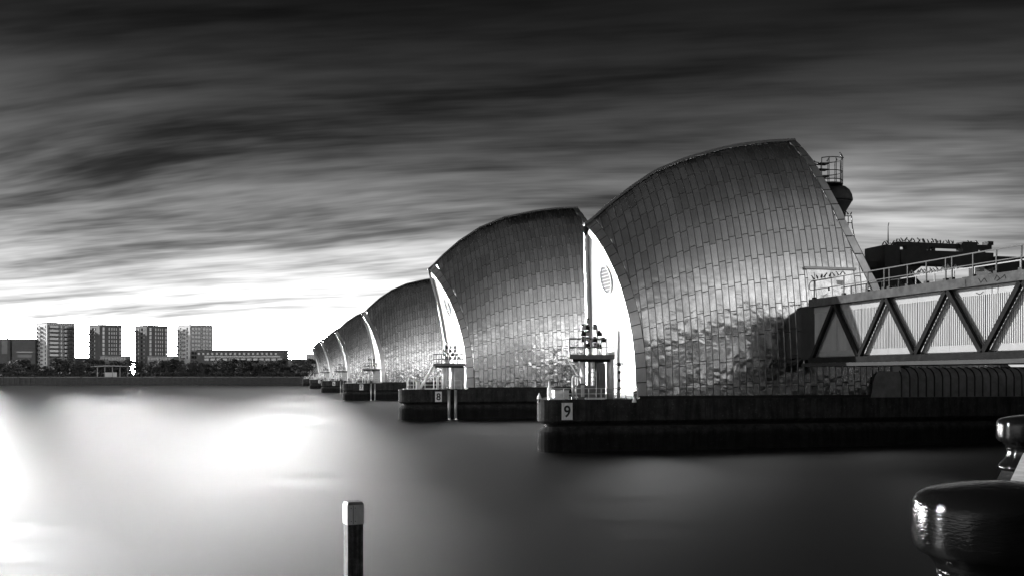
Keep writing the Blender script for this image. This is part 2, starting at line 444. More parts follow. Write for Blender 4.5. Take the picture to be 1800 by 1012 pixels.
def build_shell(root, p, level, strips, rows, name_digit):
    """hooded roof: dark underlay, clad sheets with open joints, upright seams, rims, ridge, end walls"""
    S = shell_fn(p)
    rng = random.Random(name_digit * 13 + 5)
    sub = MB()
    sub.grid(lambda u, v: S(u, v, -1), 30, 20); sub.grid(lambda u, v: S(1 - u, v, 1), 30, 20)
    shell = sub.build('roof_shell', 'dark_underlay', root, smooth=True)
    far = MB(); far.grid(lambda u, v: S(1 - u, v, 1, 0.04), 30, 20)
    far.build('rear_cladding', 'grey_metal', root, smooth=True)  # same steel coloured dull grey, to dim its glare in the hood behind
    u0 = 0.036; u1 = 0.968
    # strips stand in upright planes across the pier; the slanting rims cut them off
    xa0, xb0 = min(p['xlb'], p['xlt']), p['xr'][0][1]
    def XU(x, v):
        zn = math.sin(v * p['th']) / math.sin(p['th'])
        a_ = p['xlb'] + (p['xlt'] - p['xlb']) * max(zn, 0.0) ** p['pw']; b_ = interp(zn, p['xr'])
        return (x - a_) / (b_ - a_)
    def clampu(u): return min(max(u, u0), u1)
    cells = []
    sw = (xb0 - xa0) / strips
    for i in range(strips):
        a, b = xa0 + i * sw, xa0 + (i + 1) * sw
        sh = (0.0 if i % 2 else -0.13) + rng.uniform(-0.012, 0.012)
        edges = [0.0] + [(j + 0.5 + sh) / rows for j in range(rows)]
        edges = [0.0] + [e for e in edges if 0.02 < e < 0.985] + [0.995]
        for j in range(len(edges) - 1):
            c, d = edges[j], edges[j + 1]
            us = [(clampu(XU(a, v)), clampu(XU(b, v))) for v in (c, (c + d) / 2, d)]
            if max(q[1] - q[0] for q in us) < 0.006: continue
            cells.append((i, j, a, b, c, d))
    gv = 0.026 / 20.0
    gx = 0.028
    def sheet(mb, cell):
        i, j, a, b, c, d = cell
        a += gx; b -= gx; c += gv; d -= gv
        tu, tv = rng.uniform(-1, 1) * 0.0022, rng.uniform(-1, 1) * 0.008
        bl = rng.uniform(0.0, 0.004)
        nu, nv = (3, 4) if level == 2 else (2, 2)
        def fn(s, r):
            off = 0.045 + tu * (2 * s - 1) + tv * (2 * r - 1) + bl * (1 - (2 * s - 1) ** 2) * (1 - (2 * r - 1) ** 2)
            v = lerp(c, d, r)
            return S(clampu(XU(lerp(a, b, s), v)), v, -1, off)
        mb.grid(fn, nu, nv)
    if level >= 1:
        # the sheets that show largest are single parts, the rest (in the dark along the foot) one part
        cells.sort(key=lambda q: (-1 if q[4] > 0.20 else 1, -(q[5] - q[4]), -q[4]))
        n_single = 300
        single = cells[:n_single]; rest = cells[n_single:]
        for cll in single:
            mb = MB(); sheet(mb, cll); mb.build('roof_panel', 'steel_cladding', shell, smooth=True)
        if rest:
            mb = MB()
            for cll in rest: sheet(mb, cll)
            mb.build('roof_panels', 'steel_cladding', shell, smooth=True, kind='stuff')
        for i in range(1, strips):
            x = xa0 + i * sw
            vs_ = [v for v in (lerp(0.004, 0.985, k / 48) for k in range(49)) if u0 < XU(x, v) < u1]
            if len(vs_) < 3: continue
            mb = MB(); hw = 0.016; pts = []; n = len(vs_) - 1
            for v in vs_:
                ua_, ub_ = XU(x - hw, v), XU(x + hw, v)
                pts += [S(ua_, v, -1, 0.03), S(ua_, v, -1, 0.08), S(ub_, v, -1, 0.08), S(ub_, v, -1, 0.03)]
            mb.add(pts, [(k * 4 + q, k * 4 + q + 1, k * 4 + q + 5, k * 4 + q + 4) for k in range(n) for q in range(3)])
            mb.build('standing_seam', 'seam_steel', shell)
    else:
        mb = MB()
        for cll in cells: sheet(mb, cll)
        mb.build('roof_panels', 'steel_cladding', shell, smooth=True, kind='stuff')
    # rims: a band of separate sheets along both edges
    nr = 16 if level >= 1 else 1
    for (ua, ub) in ((-0.004, u0 - 0.002), (u1 + 0.002, 1.004)):
        for k in range(nr):
            c, d = k / nr + 0.002, (k + 1) / nr - 0.002
            mb = MB(); n = 2 if nr > 1 else 24
            o1 = 0.075 + (0.006 if k % 2 else 0)
            mb.grid(lambda s, r: S(lerp(ua, ub, s), lerp(c, d, r), -1, o1), 1, n)
            e = ua if ua < 0.5 else ub
            mb.grid(lambda s, r: S(e, min(lerp(c, d, r), 0.94), -1, lerp(o1, -0.30, s)), 1, n)
            e2 = ub if ua < 0.5 else ua
            mb.grid(lambda s, r: S(e2, lerp(c, d, r), -1, lerp(o1, 0.0, s)), 1, n)
            mb.build('rim_panel', 'steel_trim', shell)
    mb = MB()
    mb.grid(lambda s, r: S(lerp(-0.004, 0.03, s), r, 1, 0.07), 1, 24)
    mb.grid(lambda s, r: S(-0.004, r * 0.93, 1, lerp(0.07, -0.30, s)), 1, 24)
    mb.build('rear_rim', 'steel_trim', shell, smooth=False)
    mb = MB(); mb.grid(lambda s, r: S(lerp(-0.004, 0.025, s), r * 0.93, 1, -0.30), 1, 24)
    mb.build('rim_lining', 'white_paint', shell, smooth=True)
    # ridge capping
    mb = MB(); n = 30; pts = []
    for k in range(n + 1):
        q = S(lerp(-0.006, 1.004, k / n), 1.0)
        pts += [q + Vector((0, -0.22, -0.06)), q + Vector((0, -0.14, 0.13)), q + Vector((0, 0.14, 0.13)), q + Vector((0, 0.22, -0.06))]
    mb.add(pts, [(k * 4 + q, k * 4 + q + 1, k * 4 + q + 5, k * 4 + q + 4) for k in range(n) for q in range(3)] + [(3, 2, 1, 0), (n * 4, n * 4 + 1, n * 4 + 2, n * 4 + 3)])
    mb.build('ridge_capping', 'seam_steel', shell)
    # white gable under the hood
    def G(s, r):
        q = S(0.0, r * 0.945, -1); w = q.y - p['Yc']
        return Vector((q.x + 0.20, p['Yc'] + w * 0.955 * (1 - 2 * s), q.z))
    mb = MB(); mb.grid(G, 8, 26)
    gw = mb.build('gable_wall', 'white_paint', root, smooth=True)
    # strip of bolts/edge bead along the gable
    mb = MB(); mb.path([G(0.965, k / 26) + Vector((-0.03, -0.03, 0)) for k in range(27)], 0.035, 6)
    mb.build('edge_bead', 'grey_metal', gw)
    zc = p['zd'] + (p['ridge'][0][1] - p['zd']) * 0.68
    # porthole lies in the gable's own slope
    def gz(z):
        lo, hi = 0.0, 1.0
        for _ in range(40):
            md = (lo + hi) / 2
            if G(0.5, md).z < z: lo = md
            else: hi = md
        return G(0.5, lo)
    c0, c1 = gz(zc), gz(zc + 0.3); up = (c1 - c0).normalized()
    yo = 0.62 if name_digit == 9 else 0.7
    cen = c0 + Vector((0, -yo, 0)); nrm = Vector((0, 1, 0)).cross(up).normalized()
    if nrm.x > 0: nrm = -nrm
    rad = 0.86 if name_digit == 9 else 0.95
    def disc(r, off, n=28): return [cen + nrm * off + Vector((0, 1, 0)) * (r * math.cos(2 * math.pi * k / n)) + up * (r * math.sin(2 * math.pi * k / n)) for k in range(n)]
    mb = MB(); n = 28
    A, B_, C_, D_ = disc(rad + 0.13, 0.0), disc(rad + 0.13, 0.09), disc(rad, 0.09), disc(rad, -0.02)
    mb.add(A + B_ + C_ + D_, [(q * n + k, q * n + (k + 1) % n, (q + 1) * n + (k + 1) % n, (q + 1) * n + k) for q in range(3) for k in range(n)])
    mb.build('window_frame', 'grey_metal', gw, smooth=False)
    mb = MB(); mb.add(disc(rad, 0.02), [tuple(range(n))]); mb.build('porthole_glass', 'porthole', gw)
    mb = MB()
    for k in range(-3, 4):
        h = k * rad / 4; hw = math.sqrt(rad * rad - h * h)
        mb.bar(cen + nrm * 0.05 + up * h - Vector((0, hw, 0)), cen + nrm * 0.05 + up * h + Vector((0, hw, 0)), 0.03, 0.05, up)
    mb.build('louvre', 'grey_metal', gw)
    # wall closing the downstream end
    mb = MB()
    def E_(s, r):
        q = S(1.0, r * 0.98, -1); w = q.y - p['Yc']
        return Vector((q.x - 0.3, p['Yc'] + w * 0.96 * (1 - 2 * s), q.z))
    mb.grid(E_, 6, 20); mb.build('end_wall', 'grey_metal', root)
    # kerb the cladding stands on
    mb = MB()
    mb.box(p['xlb'] + 0.1, p['xr'][0][1] + 0.4, p['Yc'] - p['W'] - 0.16, p['Yc'] + p['W'] + 0.16, 3.15, 3.34)
    mb.build('base_kerb', 'dark_metal', root)
    return shell
simple('porthole', c=0.04, rough=0.6, spec=0.1)

def digit_mesh(ch, size, loc, root, parent):
    cu = bpy.data.curves.new('digit', 'FONT'); cu.body = ch; cu.size = size; cu.align_x = 'CENTER'; cu.align_y = 'CENTER'
    cu.offset = 0.018 * size; cu.extrude = 0.008
    tmp = bpy.data.objects.new('tmp', cu); col.objects.link(tmp)
    bpy.context.view_layer.update()
    me = bpy.data.meshes.new_from_object(tmp.evaluated_get(bpy.context.evaluated_depsgraph_get()))
    bpy.data.objects.remove(tmp)
    xs = [v.co.x for v in me.vertices]; ys = [v.co.y for v in me.vertices]
    cx, cy = (min(xs) + max(xs)) / 2, (min(ys) + max(ys)) / 2
    for v in me.vertices: v.co = Vector(((v.co.x - cx) * 0.92, -v.co.z, v.co.y - cy))
    me.materials.clear(); me.materials.append(M['black_print'])
    o = bpy.data.objects.new('digit', me); col.objects.link(o); o.parent = parent
    org = ROOT[root.name]
    o.location = (loc[0] - org[0], loc[1] - org[1], loc[2] - org[2])

def plinth(root, x0, x1, y0, y1, nose_far):
    """concrete pier: lower block with a chamfered shoulder, dark recess, upper block"""
    rc = 0.9
    def poly(g):
        q = [(x1, y0 + g), (x1, y1 - g), (nose_far + g, y1 - g)]
        return q + [(x0 + rc - (rc - g) * math.cos(R(a)), y0 + rc - (rc - g) * math.sin(R(a))) for a in range(0, 91, 15)]
    mb = MB(); mb.prism(poly(0.0), -3, 1.22); mb.build('lower_block', 'concrete', root)
    P0, P1 = poly(0.0), poly(0.32); n = len(P0)
    mb = MB(); mb.add([(x, y, 1.22) for x, y in P0] + [(x, y, 1.50) for x, y in P1], [(i, (i + 1) % n, (i + 1) % n + n, i + n) for i in range(n)] + [tuple(range(n, 2 * n))])
    mb.build('shoulder', 'concrete', root)
    mb = MB(); mb.prism(poly(0.5), 1.49, 1.75); mb.build('recess', 'dark_metal', root)
    mb = MB(); P0, P1 = poly(0.28), poly(0.0)
    mb.add([(x, y, 1.68) for x, y in P0] + [(x, y, 1.86) for x, y in P1] + [(x, y, 3.15) for x, y in P1],
           [(i, (i + 1) % n, (i + 1) % n + n, i + n) for i in range(n)] + [(i + n, (i + 1) % n + n, (i + 1) % n + 2 * n, i + 2 * n) for i in range(n)] + [tuple(range(n))[::-1], tuple(range(2 * n, 3 * n))])
    mb.build('upper_block', 'concrete', root)
    for k, xj in enumerate((2.2, 3.9, 6.4, 10.6, 16.0, 22.0)):
        MB().box(x0 + xj, x0 + xj + 0.05, y0 - 0.012, y0 + 0.01, 2.62 if k < 3 else 1.9, 3.12).build('joint', 'dark_metal', root)
    MB().box(x0 + 2.2, x0 + 8.4, y0 - 0.012, y0 + 0.01, 2.57, 2.615).build('joint', 'dark_metal', root)

ORD = {9: 'nearest', 8: 'second', 7: 'third', 6: 'fourth', 5: 'fifth', 4: 'farthest'}
YC = {9: 58.694, 8: 102.63, 7: 181.5, 6: 261.0, 5: 340.5, 4: 420.0}
PIERLAB = {9: 'nearest barrier pier, steel clad hood over concrete block numbered 9',
           8: 'second barrier pier with steel hood, its block numbered 8',
           7: 'third barrier pier with steel hood, its block numbered 7',
           6: 'fourth barrier pier from the front, steel hood between pier 7 and two smaller looking ones',
           5: 'fifth barrier pier from the front, only its end showing past the fourth',
           4: 'farthest barrier pier, leftmost and smallest of the steel hoods'}
def make_pier(num, p, x0, x1, hw, nose, board, level, strips, rows):
    Yc = p['Yc']
    root = thing('barrier_pier', PIERLAB[num], 'barrier pier', (x0 + 5, Yc, 0), 'piers of the flood barrier')
    plinth(root, x0, x1, Yc - hw, Yc + hw, nose)
    build_shell(root, p, level, strips, rows, num)
    bx, bz, bs = board
    yb = Yc - hw
    bd = MB().box(bx - 0.34 * bs, bx + 0.34 * bs, yb - 0.06, yb - 0.002, bz - 0.52 * bs, bz + 0.52 * bs).build('number_board', 'white_metal', root)
    digit_mesh(str(num), 0.98 * bs, (bx, yb - 0.066, bz), root, bd)
    return root

pier9 = make_pier(9, P9, 15.5, 78, 5.1, 19.0, (17.1, 2.45, 0.98), 2, 45, 12)
pier8 = make_pier(8, P8, 12.65, 72, 6.7, 15.6, (16.68, 2.4, 1.02), 1, 48, 14)
for num in (7, 6, 5, 4):
    q = dict(P8); q['Yc'] = YC[num]
    make_pier(num, q, 12.65, 70, 6.7, 15.6, (16.0, 2.4, 1.02), 0, 48, 14)

# small downstream hood and machinery of the nearest pier
def small_hood(root, p):
    Yc = p['Yc']
    prof = [(41.5, 13.0), (44.2, 12.5), (46.2, 10.7), (49.0, 8.0), (51.5, 5.6)]
    def S(u, v, side, off=0):
        x = lerp(41.5, 51.5, u); Zr = interp(x, prof); th = 1.1; t_ = v * th
        w = 4.3 * (math.cos(t_) - math.cos(th)) / (1 - math.cos(th)) + off
        return Vector((x, Yc + side * w, 3.2 + (Zr - 3.2) * math.sin(t_) / math.sin(th)))
    mb = MB(); mb.grid(lambda u, v: S(u, v, -1), 20, 12); mb.grid(lambda u, v: S(1 - u, v, 1), 20, 12)
    h = mb.build('small_hood', 'steel_trim', root, smooth=True)
    for k in range(22):
        u = k / 21
        m2 = MB(); m2.path([S(u, v / 8, -1, 0.04) for v in range(9)], 0.05, 4); m2.build('standing_seam', 'seam_steel', h)
small_hood(pier9, P9)
# ribbed fairing along the pier's flank under the footbridge
t_ = thing('ribbed_fairing', 'pale ribbed casing with rolled top along the pier under the footbridge', 'casing', (39, 54.2, 3.15))
def fair(s, r):
    x = lerp(39.3, 66, s)
    pr = [(53.75, 3.16), (53.75, 4.45), (53.85, 4.75), (54.1, 4.98), (54.5, 5.12), (55.4, 5.14)]
    k = r * 5; i = min(int(k), 4); f = k - i
    return Vector((x - (1.3 * (1 - r) if s == 0 else 0), lerp(pr[i][0], pr[i + 1][0], f), lerp(pr[i][1], pr[i + 1][1], f)))
mb = MB(); mb.grid(fair, 30, 10); mb.build('casing', 'fairing_paint', t_, smooth=True)
for k in range(40):
    s = (k + 1.6) / 42
    mb = MB(); mb.path([fair(s, r / 10) + Vector((0, -0.02, 0.02)) for r in range(0, 11)], 0.045, 5); mb.build('rib', 'dark_metal', t_)

# ------------------------------------------------------------------ service door in the nearest hood, level with the footbridge
t_ = thing('door_housing', 'flat steel door housing set into the nearest hood at footbridge level', 'door housing', (35, 54.3, 9.3))
S9 = shell_fn(P9)
def on9(x, z, off):
    """point on the nearest hood's near side at x and height z"""
    u, v = 0.7, 0.3
    for _ in range(12):
        Zr = interp(lerp(P9['xlt'], P9['xr'][-1][1], u), P9['ridge']); zn = (z - P9['zd']) / (Zr - P9['zd'])
        v = math.asin(min(1, zn * math.sin(P9['th']))) / P9['th']
        a_ = P9['xlb'] + (P9['xlt'] - P9['xlb']) * zn ** P9['pw']; b_ = interp(zn, P9['xr'])
        u = (x - a_) / (b_ - a_)
    return S9(u, v, -1, off)
def patch(x0, x1, z0, z1, off, dpt=0.1):
    mb = MB(); mb.grid(lambda s_, r: on9(lerp(x0, x1, s_), lerp(z0, z1, r), off), 3, 3)
    for f_ in (lambda s_, r: on9(lerp(x0, x1, s_), z1, off - dpt * r), lambda s_, r: on9(lerp(x0, x1, s_), z0, off - dpt * r),
               lambda s_, r: on9(x0, lerp(z0, z1, s_), off - dpt * r), lambda s_, r: on9(x1, lerp(z0, z1, s_), off - dpt * r)):
        mb.grid(f_, 3, 1)
    return mb
patch(33.9, 37.3, 9.05, 11.5, 0.11, 0.08).build('door_wall', 'steel_cladding', t_, smooth=False)
patch(33.7, 37.5, 11.5, 11.66, 0.2).build('lintel', 'seam_steel', t_)
d_ = patch(34.4, 35.5, 9.1, 11.3, 0.16, 0.03).build('door', 'steel_cladding', t_)
patch(35.28, 35.36, 10.1, 10.3, 0.2, 0.04).build('handle', 'dark_metal', d_)
patch(35.6, 36.9, 9.1, 11.3, 0.16, 0.03).build('side_panel', 'steel_cladding', t_)
patch(35.95, 36.45, 10.5, 10.8, 0.18, 0.02).build('notice', 'galvanised', t_)

# ------------------------------------------------------------------ footbridge
XB = 32.3
t_ = thing('footbridge', 'enclosed truss footbridge with white corrugated side running from the nearest pier', 'footbridge', (XB, 44, 5.4))
YA, YB_ = 51.75, 27.8
top = MB().box(XB - 0.12, XB + 0.25, YB_, YA, 8.80, 9.27).build('top_beam', 'beam_paint', t_)
MB().box(XB - 0.14, XB + 0.20, YB_, YA, 5.36, 5.68).build('bottom_chord', 'truss_paint', t_)
for (ya, za, yb, zb) in [(51.6 - 4.8 * k, 5.6, 49.2 - 4.8 * k, 8.86) for k in range(5)] + [(49.2 - 4.8 * k, 8.86, 46.8 - 4.8 * k, 5.6) for k in range(5)]:
    L = math.hypot(yb - ya, zb - za)
    e = MB(); e.bar((XB + 0.02, ya, za), (XB + 0.02, yb, zb), 0.24, 0.20, (1, 0, 0))
    e.build('diagonal', 'truss_paint', t_)
# corrugated sheets, one per bay, with smooth bands above and below
XP = XB + 0.34
for k in range(11):
    ya = YA - k * 2.4; yb = max(ya - 2.4, YB_)
    if ya - yb < 0.3: continue
    mb = MB(); n = 18; pts = []; w = (ya - yb) / n
    for i in range(n):
        y_ = ya - i * w
        pts += [(XP, y_ - 0.004), (XP, y_ - w * 0.45), (XP - 0.07, y_ - w * 0.55), (XP - 0.07, y_ - w * 0.93)]
    mb.add([(x, y, 6.05) for x, y in pts] + [(x, y, 8.42) for x, y in pts], [(i, i + 1, i + 1 + len(pts), i + len(pts)) for i in range(len(pts) - 1)])
    mb.build('corrugated_sheet', 'panel_white', t_)
    MB().box(XP - 0.06, XP + 0.06, yb + 0.006, ya - 0.006, 8.40, 8.81).build('upper_band', 'band_paint', t_)
    MB().box(XP - 0.06, XP + 0.06, yb + 0.006, ya - 0.006, 5.74, 6.07).build('lower_band', 'band_paint', t_)
MB().box(XP + 0.5, XP + 2.6, YA, 54.3, 5.6, 9.0).build('end_link', 'dark_metal', t_)
MB().box(XP + 0.1, XP + 3.0, YB_, YA, 5.45, 9.0).build('walkway_box', 'grey_metal', t_)
MB().box(XB + 0.26, XB + 3.6, YB_, YA, 9.02, 9.2).build('roof_deck', 'grey_metal', t_)
MB().box(XB - 0.6, XB + 3.4, YB_, YA, 5.14, 5.33).build('soffit_rail', 'dark_metal', t_)
# old painted scrawl on the beam and band
for pts_ in ([(1697, 492), (1698, 504), (1703, 514), (1710, 517), (1716, 512), (1718, 500)], [(1731, 503), (1731, 515)], [(1742, 502), (1741, 515)],
             [(1720, 489), (1724, 497), (1730, 489), (1735, 496)], [(1748, 492), (1752, 484), (1757, 489), (1752, 494), (1762, 487), (1766, 483), (1768, 490)]):
    mb = MB()
    P_ = [at(px, py, X=XB - 0.125) for px, py in pts_]
    for a0, b0 in zip(P_[:-1], P_[1:]):
        if a0.z < 8.8 and b0.z < 8.8:
            a0, b0 = [q * ((XP - 0.064) / (XB - 0.125)) if False else Vector((XP - 0.064, q.y, q.z)) for q in (a0, b0)]
        elif a0.z < 8.8 or b0.z < 8.8: continue
        mb.bar(a0, b0, 0.035, 0.006, (1, 0, 0))
    if mb.v: mb.build('scrawl', 'truss_paint', t_)
# handrails
def rail(parent, x, y0, y1, z, posts, h=1.12, mat_='rail_paint', foot=True):
    MB().bar((x, y0, z + h), (x, y1, z + h), 0.05, 0.06).build('top_rail', mat_, parent)
    MB().bar((x, y0, z + h * 0.52), (x, y1, z + h * 0.52), 0.045, 0.045).build('middle_rail', mat_, parent)
    for y in posts:
        p_ = MB().box(x - 0.025, x + 0.025, y - 0.03, y + 0.03, z, z + h - 0.03).build('post', mat_, parent)
        if foot: MB().box(x - 0.09, x + 0.09, y - 0.11, y + 0.11, z, z + 0.12).build('foot_plate', 'dark_metal', p_)
t_ = thing('bridge_handrail', 'near galvanised handrail on the roof of the truss footbridge', 'handrail', (XB, 44, 9.27))
rail(t_, XB + 0.05, 51.7, YB_, 9.272, [at(px, 500, X=XB).y for px in (1430, 1482, 1524, 1553, 1562, 1594, 1627, 1661, 1672, 1709, 1750, 1794)] + [33, 31, 29])
MB().path([(XB + 0.05, 51.7, 10.39), (XB + 0.05, 51.88, 10.3), (XB + 0.05, 51.95, 10.1), (XB + 0.05, 51.88, 9.92), (XB + 0.05, 51.7, 9.85)], 0.025, 6).build('end_loop', 'rail_paint', t_)
t_ = thing('rear_bridge_handrail', 'far handrail of the truss footbridge, behind the taller near one', 'handrail', (XB + 3.4, 44, 9.2))
rail(t_, XB + 3.4, 53.6, YB_, 9.202, [52.5 - k * 1.55 for k in range(16)], 1.05, 'grey_metal', False)

# ------------------------------------------------------------------ machinery gantry right of the nearest hood
t_ = thing('machinery_gantry', 'black steel gantry with column and long girder right of the nearest hood', 'gantry', (42, 57.5, 3.2))
MB().box(41.15, 42.35, 56.6, 58.9, 3.15, 13.62).build('column', 'dark_metal', t_)
MB().box(42.35, 43.0, 56.9, 58.6, 9.0, 13.3).build('column_flange', 'dark_metal', t_)
MB().box(42.36, 50.0, 56.5, 57.3, 12.45, 13.32).build('girder', 'dark_metal', t_)
MB().box(42.36, 50.0, 56.4, 57.5, 12.32, 12.44).build('girder_flange', 'dark_metal', t_)
MB().add([(42.37, 56.7, 12.31), (44.3, 56.7, 12.31), (42.37, 56.7, 11.0), (42.37, 57.6, 12.31), (44.3, 57.6, 12.31), (42.37, 57.6, 11.0)], [(0, 1, 2), (3, 5, 4), (0, 2, 5, 3), (1, 4, 5, 2), (0, 3, 4, 1)]).build('gusset', 'dark_metal', t_)
MB().box(42.36, 50.2, 56.9, 57.4, 13.62, 13.92).build('walkway', 'dark_metal', t_)
for x in (43.3, 44.0, 45.0, 45.4, 49.0, 49.6):
    MB().box(x - 0.1, x + 0.1, 56.95, 57.3, 13.32, 13.62).build('strut', 'dark_metal', t_)
MB().box(47.5, 48.7, 56.6, 57.3, 13.325, 14.05).build('motor_box', 'dark_metal', t_)
MB().box(43.0, 44.6, 56.7, 57.2, 13.322, 13.61).build('cable_tray', 'dark_metal', t_)
MB().box(50.02, 64, 56.2, 59.0, 11.85, 13.05).build('tail_beam', 'dark_metal', t_)
MB().box(49.6, 52.6, 56.0, 59.2, 10.6, 11.84).build('bearing_block', 'dark_metal', t_)
MB().box(38.2, 41.14, 57.4, 58.2, 12.1, 12.55).build('tie_beam', 'dark_metal', t_)
MB().box(49.85, 50.3, 56.85, 57.45, 13.93, 14.2).build('end_stop', 'dark_metal', t_)
MB().box(48.5, 48.95, 56.2, 56.45, 11.95, 12.3).build('junction_box', 'grey_metal', t_)
t_ = tag(MB().tube((42.2, 57.7, 13.93), (42.2, 57.7, 15.1), 0.05, 6, 0.02).tube((42.2, 57.7, 15.1), (42.26, 57.7, 15.35), 0.03, 5).build('mast', 'dark_metal'), 'thin mast standing on the black gantry beside the hood', 'mast')
# cowl and caged balcony on the hood's downstream edge
t_ = thing('vent_cowl', 'round black ventilation cowl on the right edge of the nearest hood', 'vent cowl', (38.45, 58.2, 15))
MB().lathe([(1.05, 0), (1.08, 0.12), (1.02, 0.45), (0.86, 0.78), (0.6, 1.02), (0.3, 1.14), (0.02, 1.17)], (38.42, 58.2, 16.75), 24).build('hood_cap', 'dark_metal', t_, smooth=True)
MB().lathe([(0.5, -2.6), (0.55, -1.2), (0.62, -0.7), (0.98, -0.1), (1.0, -0.002)], (38.42, 58.2, 16.75), 20).build('neck', 'dark_metal', t_, smooth=True)
t_ = thing('caged_balcony', 'small round railed balcony above the black cowl on the hood edge', 'balcony', (37.7, 58.2, 17.9))
cx, cy = 37.75, 58.2
def ring(z, r, a0=-150, a1=150, n=14): return [(cx + r * math.cos(R(lerp(a0, a1, k / n))), cy + r * math.sin(R(lerp(a0, a1, k / n))), z) for k in range(n + 1)]
for z_, r_ in ((18.15, 0.95), (18.75, 0.95), (19.65, 0.95)):
    MB().path(ring(z_, r_), 0.035, 5).build('hoop', 'dark_metal', t_)
for a in range(-150, 151, 30):
    MB().tube((cx + 0.95 * math.cos(R(a)), cy + 0.95 * math.sin(R(a)), 17.9), (cx + 0.95 * math.cos(R(a)), cy + 0.95 * math.sin(R(a)), 19.66), 0.03, 5).build('post', 'dark_metal', t_)
MB().lathe([(0.98, 0), (0.98, 0.08)], (cx, cy, 17.86), 20).build('floor', 'dark_metal', t_)
for k, z_ in enumerate((18.0, 18.4, 18.9, 19.3)): MB().box(cx - 0.85, cx - 0.1, cy - 0.3, cy + 0.3, z_, z_ + 0.05).build('rung', 'dark_metal', t_)
t_ = thing('edge_ladder', 'steep thin ladder with top rail down the hood edge beside the gantry', 'ladder', (39, 57, 12))
lp = [at(1484, 380, Y=57.2), at(1497, 380, Y=57.2), at(1498, 397, Y=57.2), at(1502, 418, Y=57.2), at(1527, 468, Y=57.2)]
MB().path(lp, 0.035, 5).build('handrail', 'dark_metal', t_)
l2 = [at(1491, 380, Y=57.2), at(1491, 402, Y=57.2), at(1518, 462, Y=57.2)]
MB().path(l2, 0.03, 5).build('stringer', 'dark_metal', t_)
MB().path([at(1484, 392, Y=57.2), at(1498, 392, Y=57.2)], 0.03, 5).build('middle_rail', 'dark_metal', t_)
for k in range(12):
    a = lerp(0.0, 1.0, k / 11); q0 = l2[1].lerp(l2[2], a); q1 = lp[3].lerp(lp[4], a)
    MB().tube(q0, q1, 0.015, 4).build('rung', 'dark_metal', t_)

# ------------------------------------------------------------------ deck gear on the piers
def railing(t_, pts, z, h=1.0, mat_='white_metal', r=0.03):
    for a, b in zip(pts[:-1], pts[1:]):
        for hh in (h, h * 0.52):
            MB().tube((a[0], a[1], z + hh), (b[0], b[1], z + hh), r, 6).build('rail', mat_, t_)
    for a in pts: MB().tube((a[0], a[1], z), (a[0], a[1], z + h), r, 6).build('post', mat_, t_)
def hoops(label, x, y, z, h, w=0.42, s=1.0, grp=None):
    t_ = tag(MB().path([(x - w / 2, y, z)] + [(x + w / 2 * math.cos(R(a)) , y, z + h - w / 2 + w / 2 * math.sin(R(a))) for a in range(180, -1, -20)] + [(x + w / 2, y, z)], 0.055 * s, 8).build('boarding_hoop', 'white_metal', smooth=True), label, 'grab hoop', grp)

def instrument(t_, x, y, z, h, rng):
    MB().tube((x, y, z), (x, y, z + h), 0.05, 6).build('lamp_pole', 'grey_metal', t_)
    for k in range(int(h / 0.38)):
        zz = z + 0.5 + k * 0.38
        if zz > z + h: break
        s = 0.10 + 0.05 * rng.random(); sx = rng.choice((-1, 1)) * 0.15
        l_ = MB().box(x + sx - s, x + sx + s, y - 0.13, y + 0.12, zz, zz + 0.24).build('signal_lamp', rng.choice(('grey_metal', 'dark_metal', 'galvanised')), t_)
        MB().lathe([(0.085, 0), (0.10, 0.10)], (x + sx, y, zz + 0.241), 10).build('lamp_cap', 'dark_metal', l_)

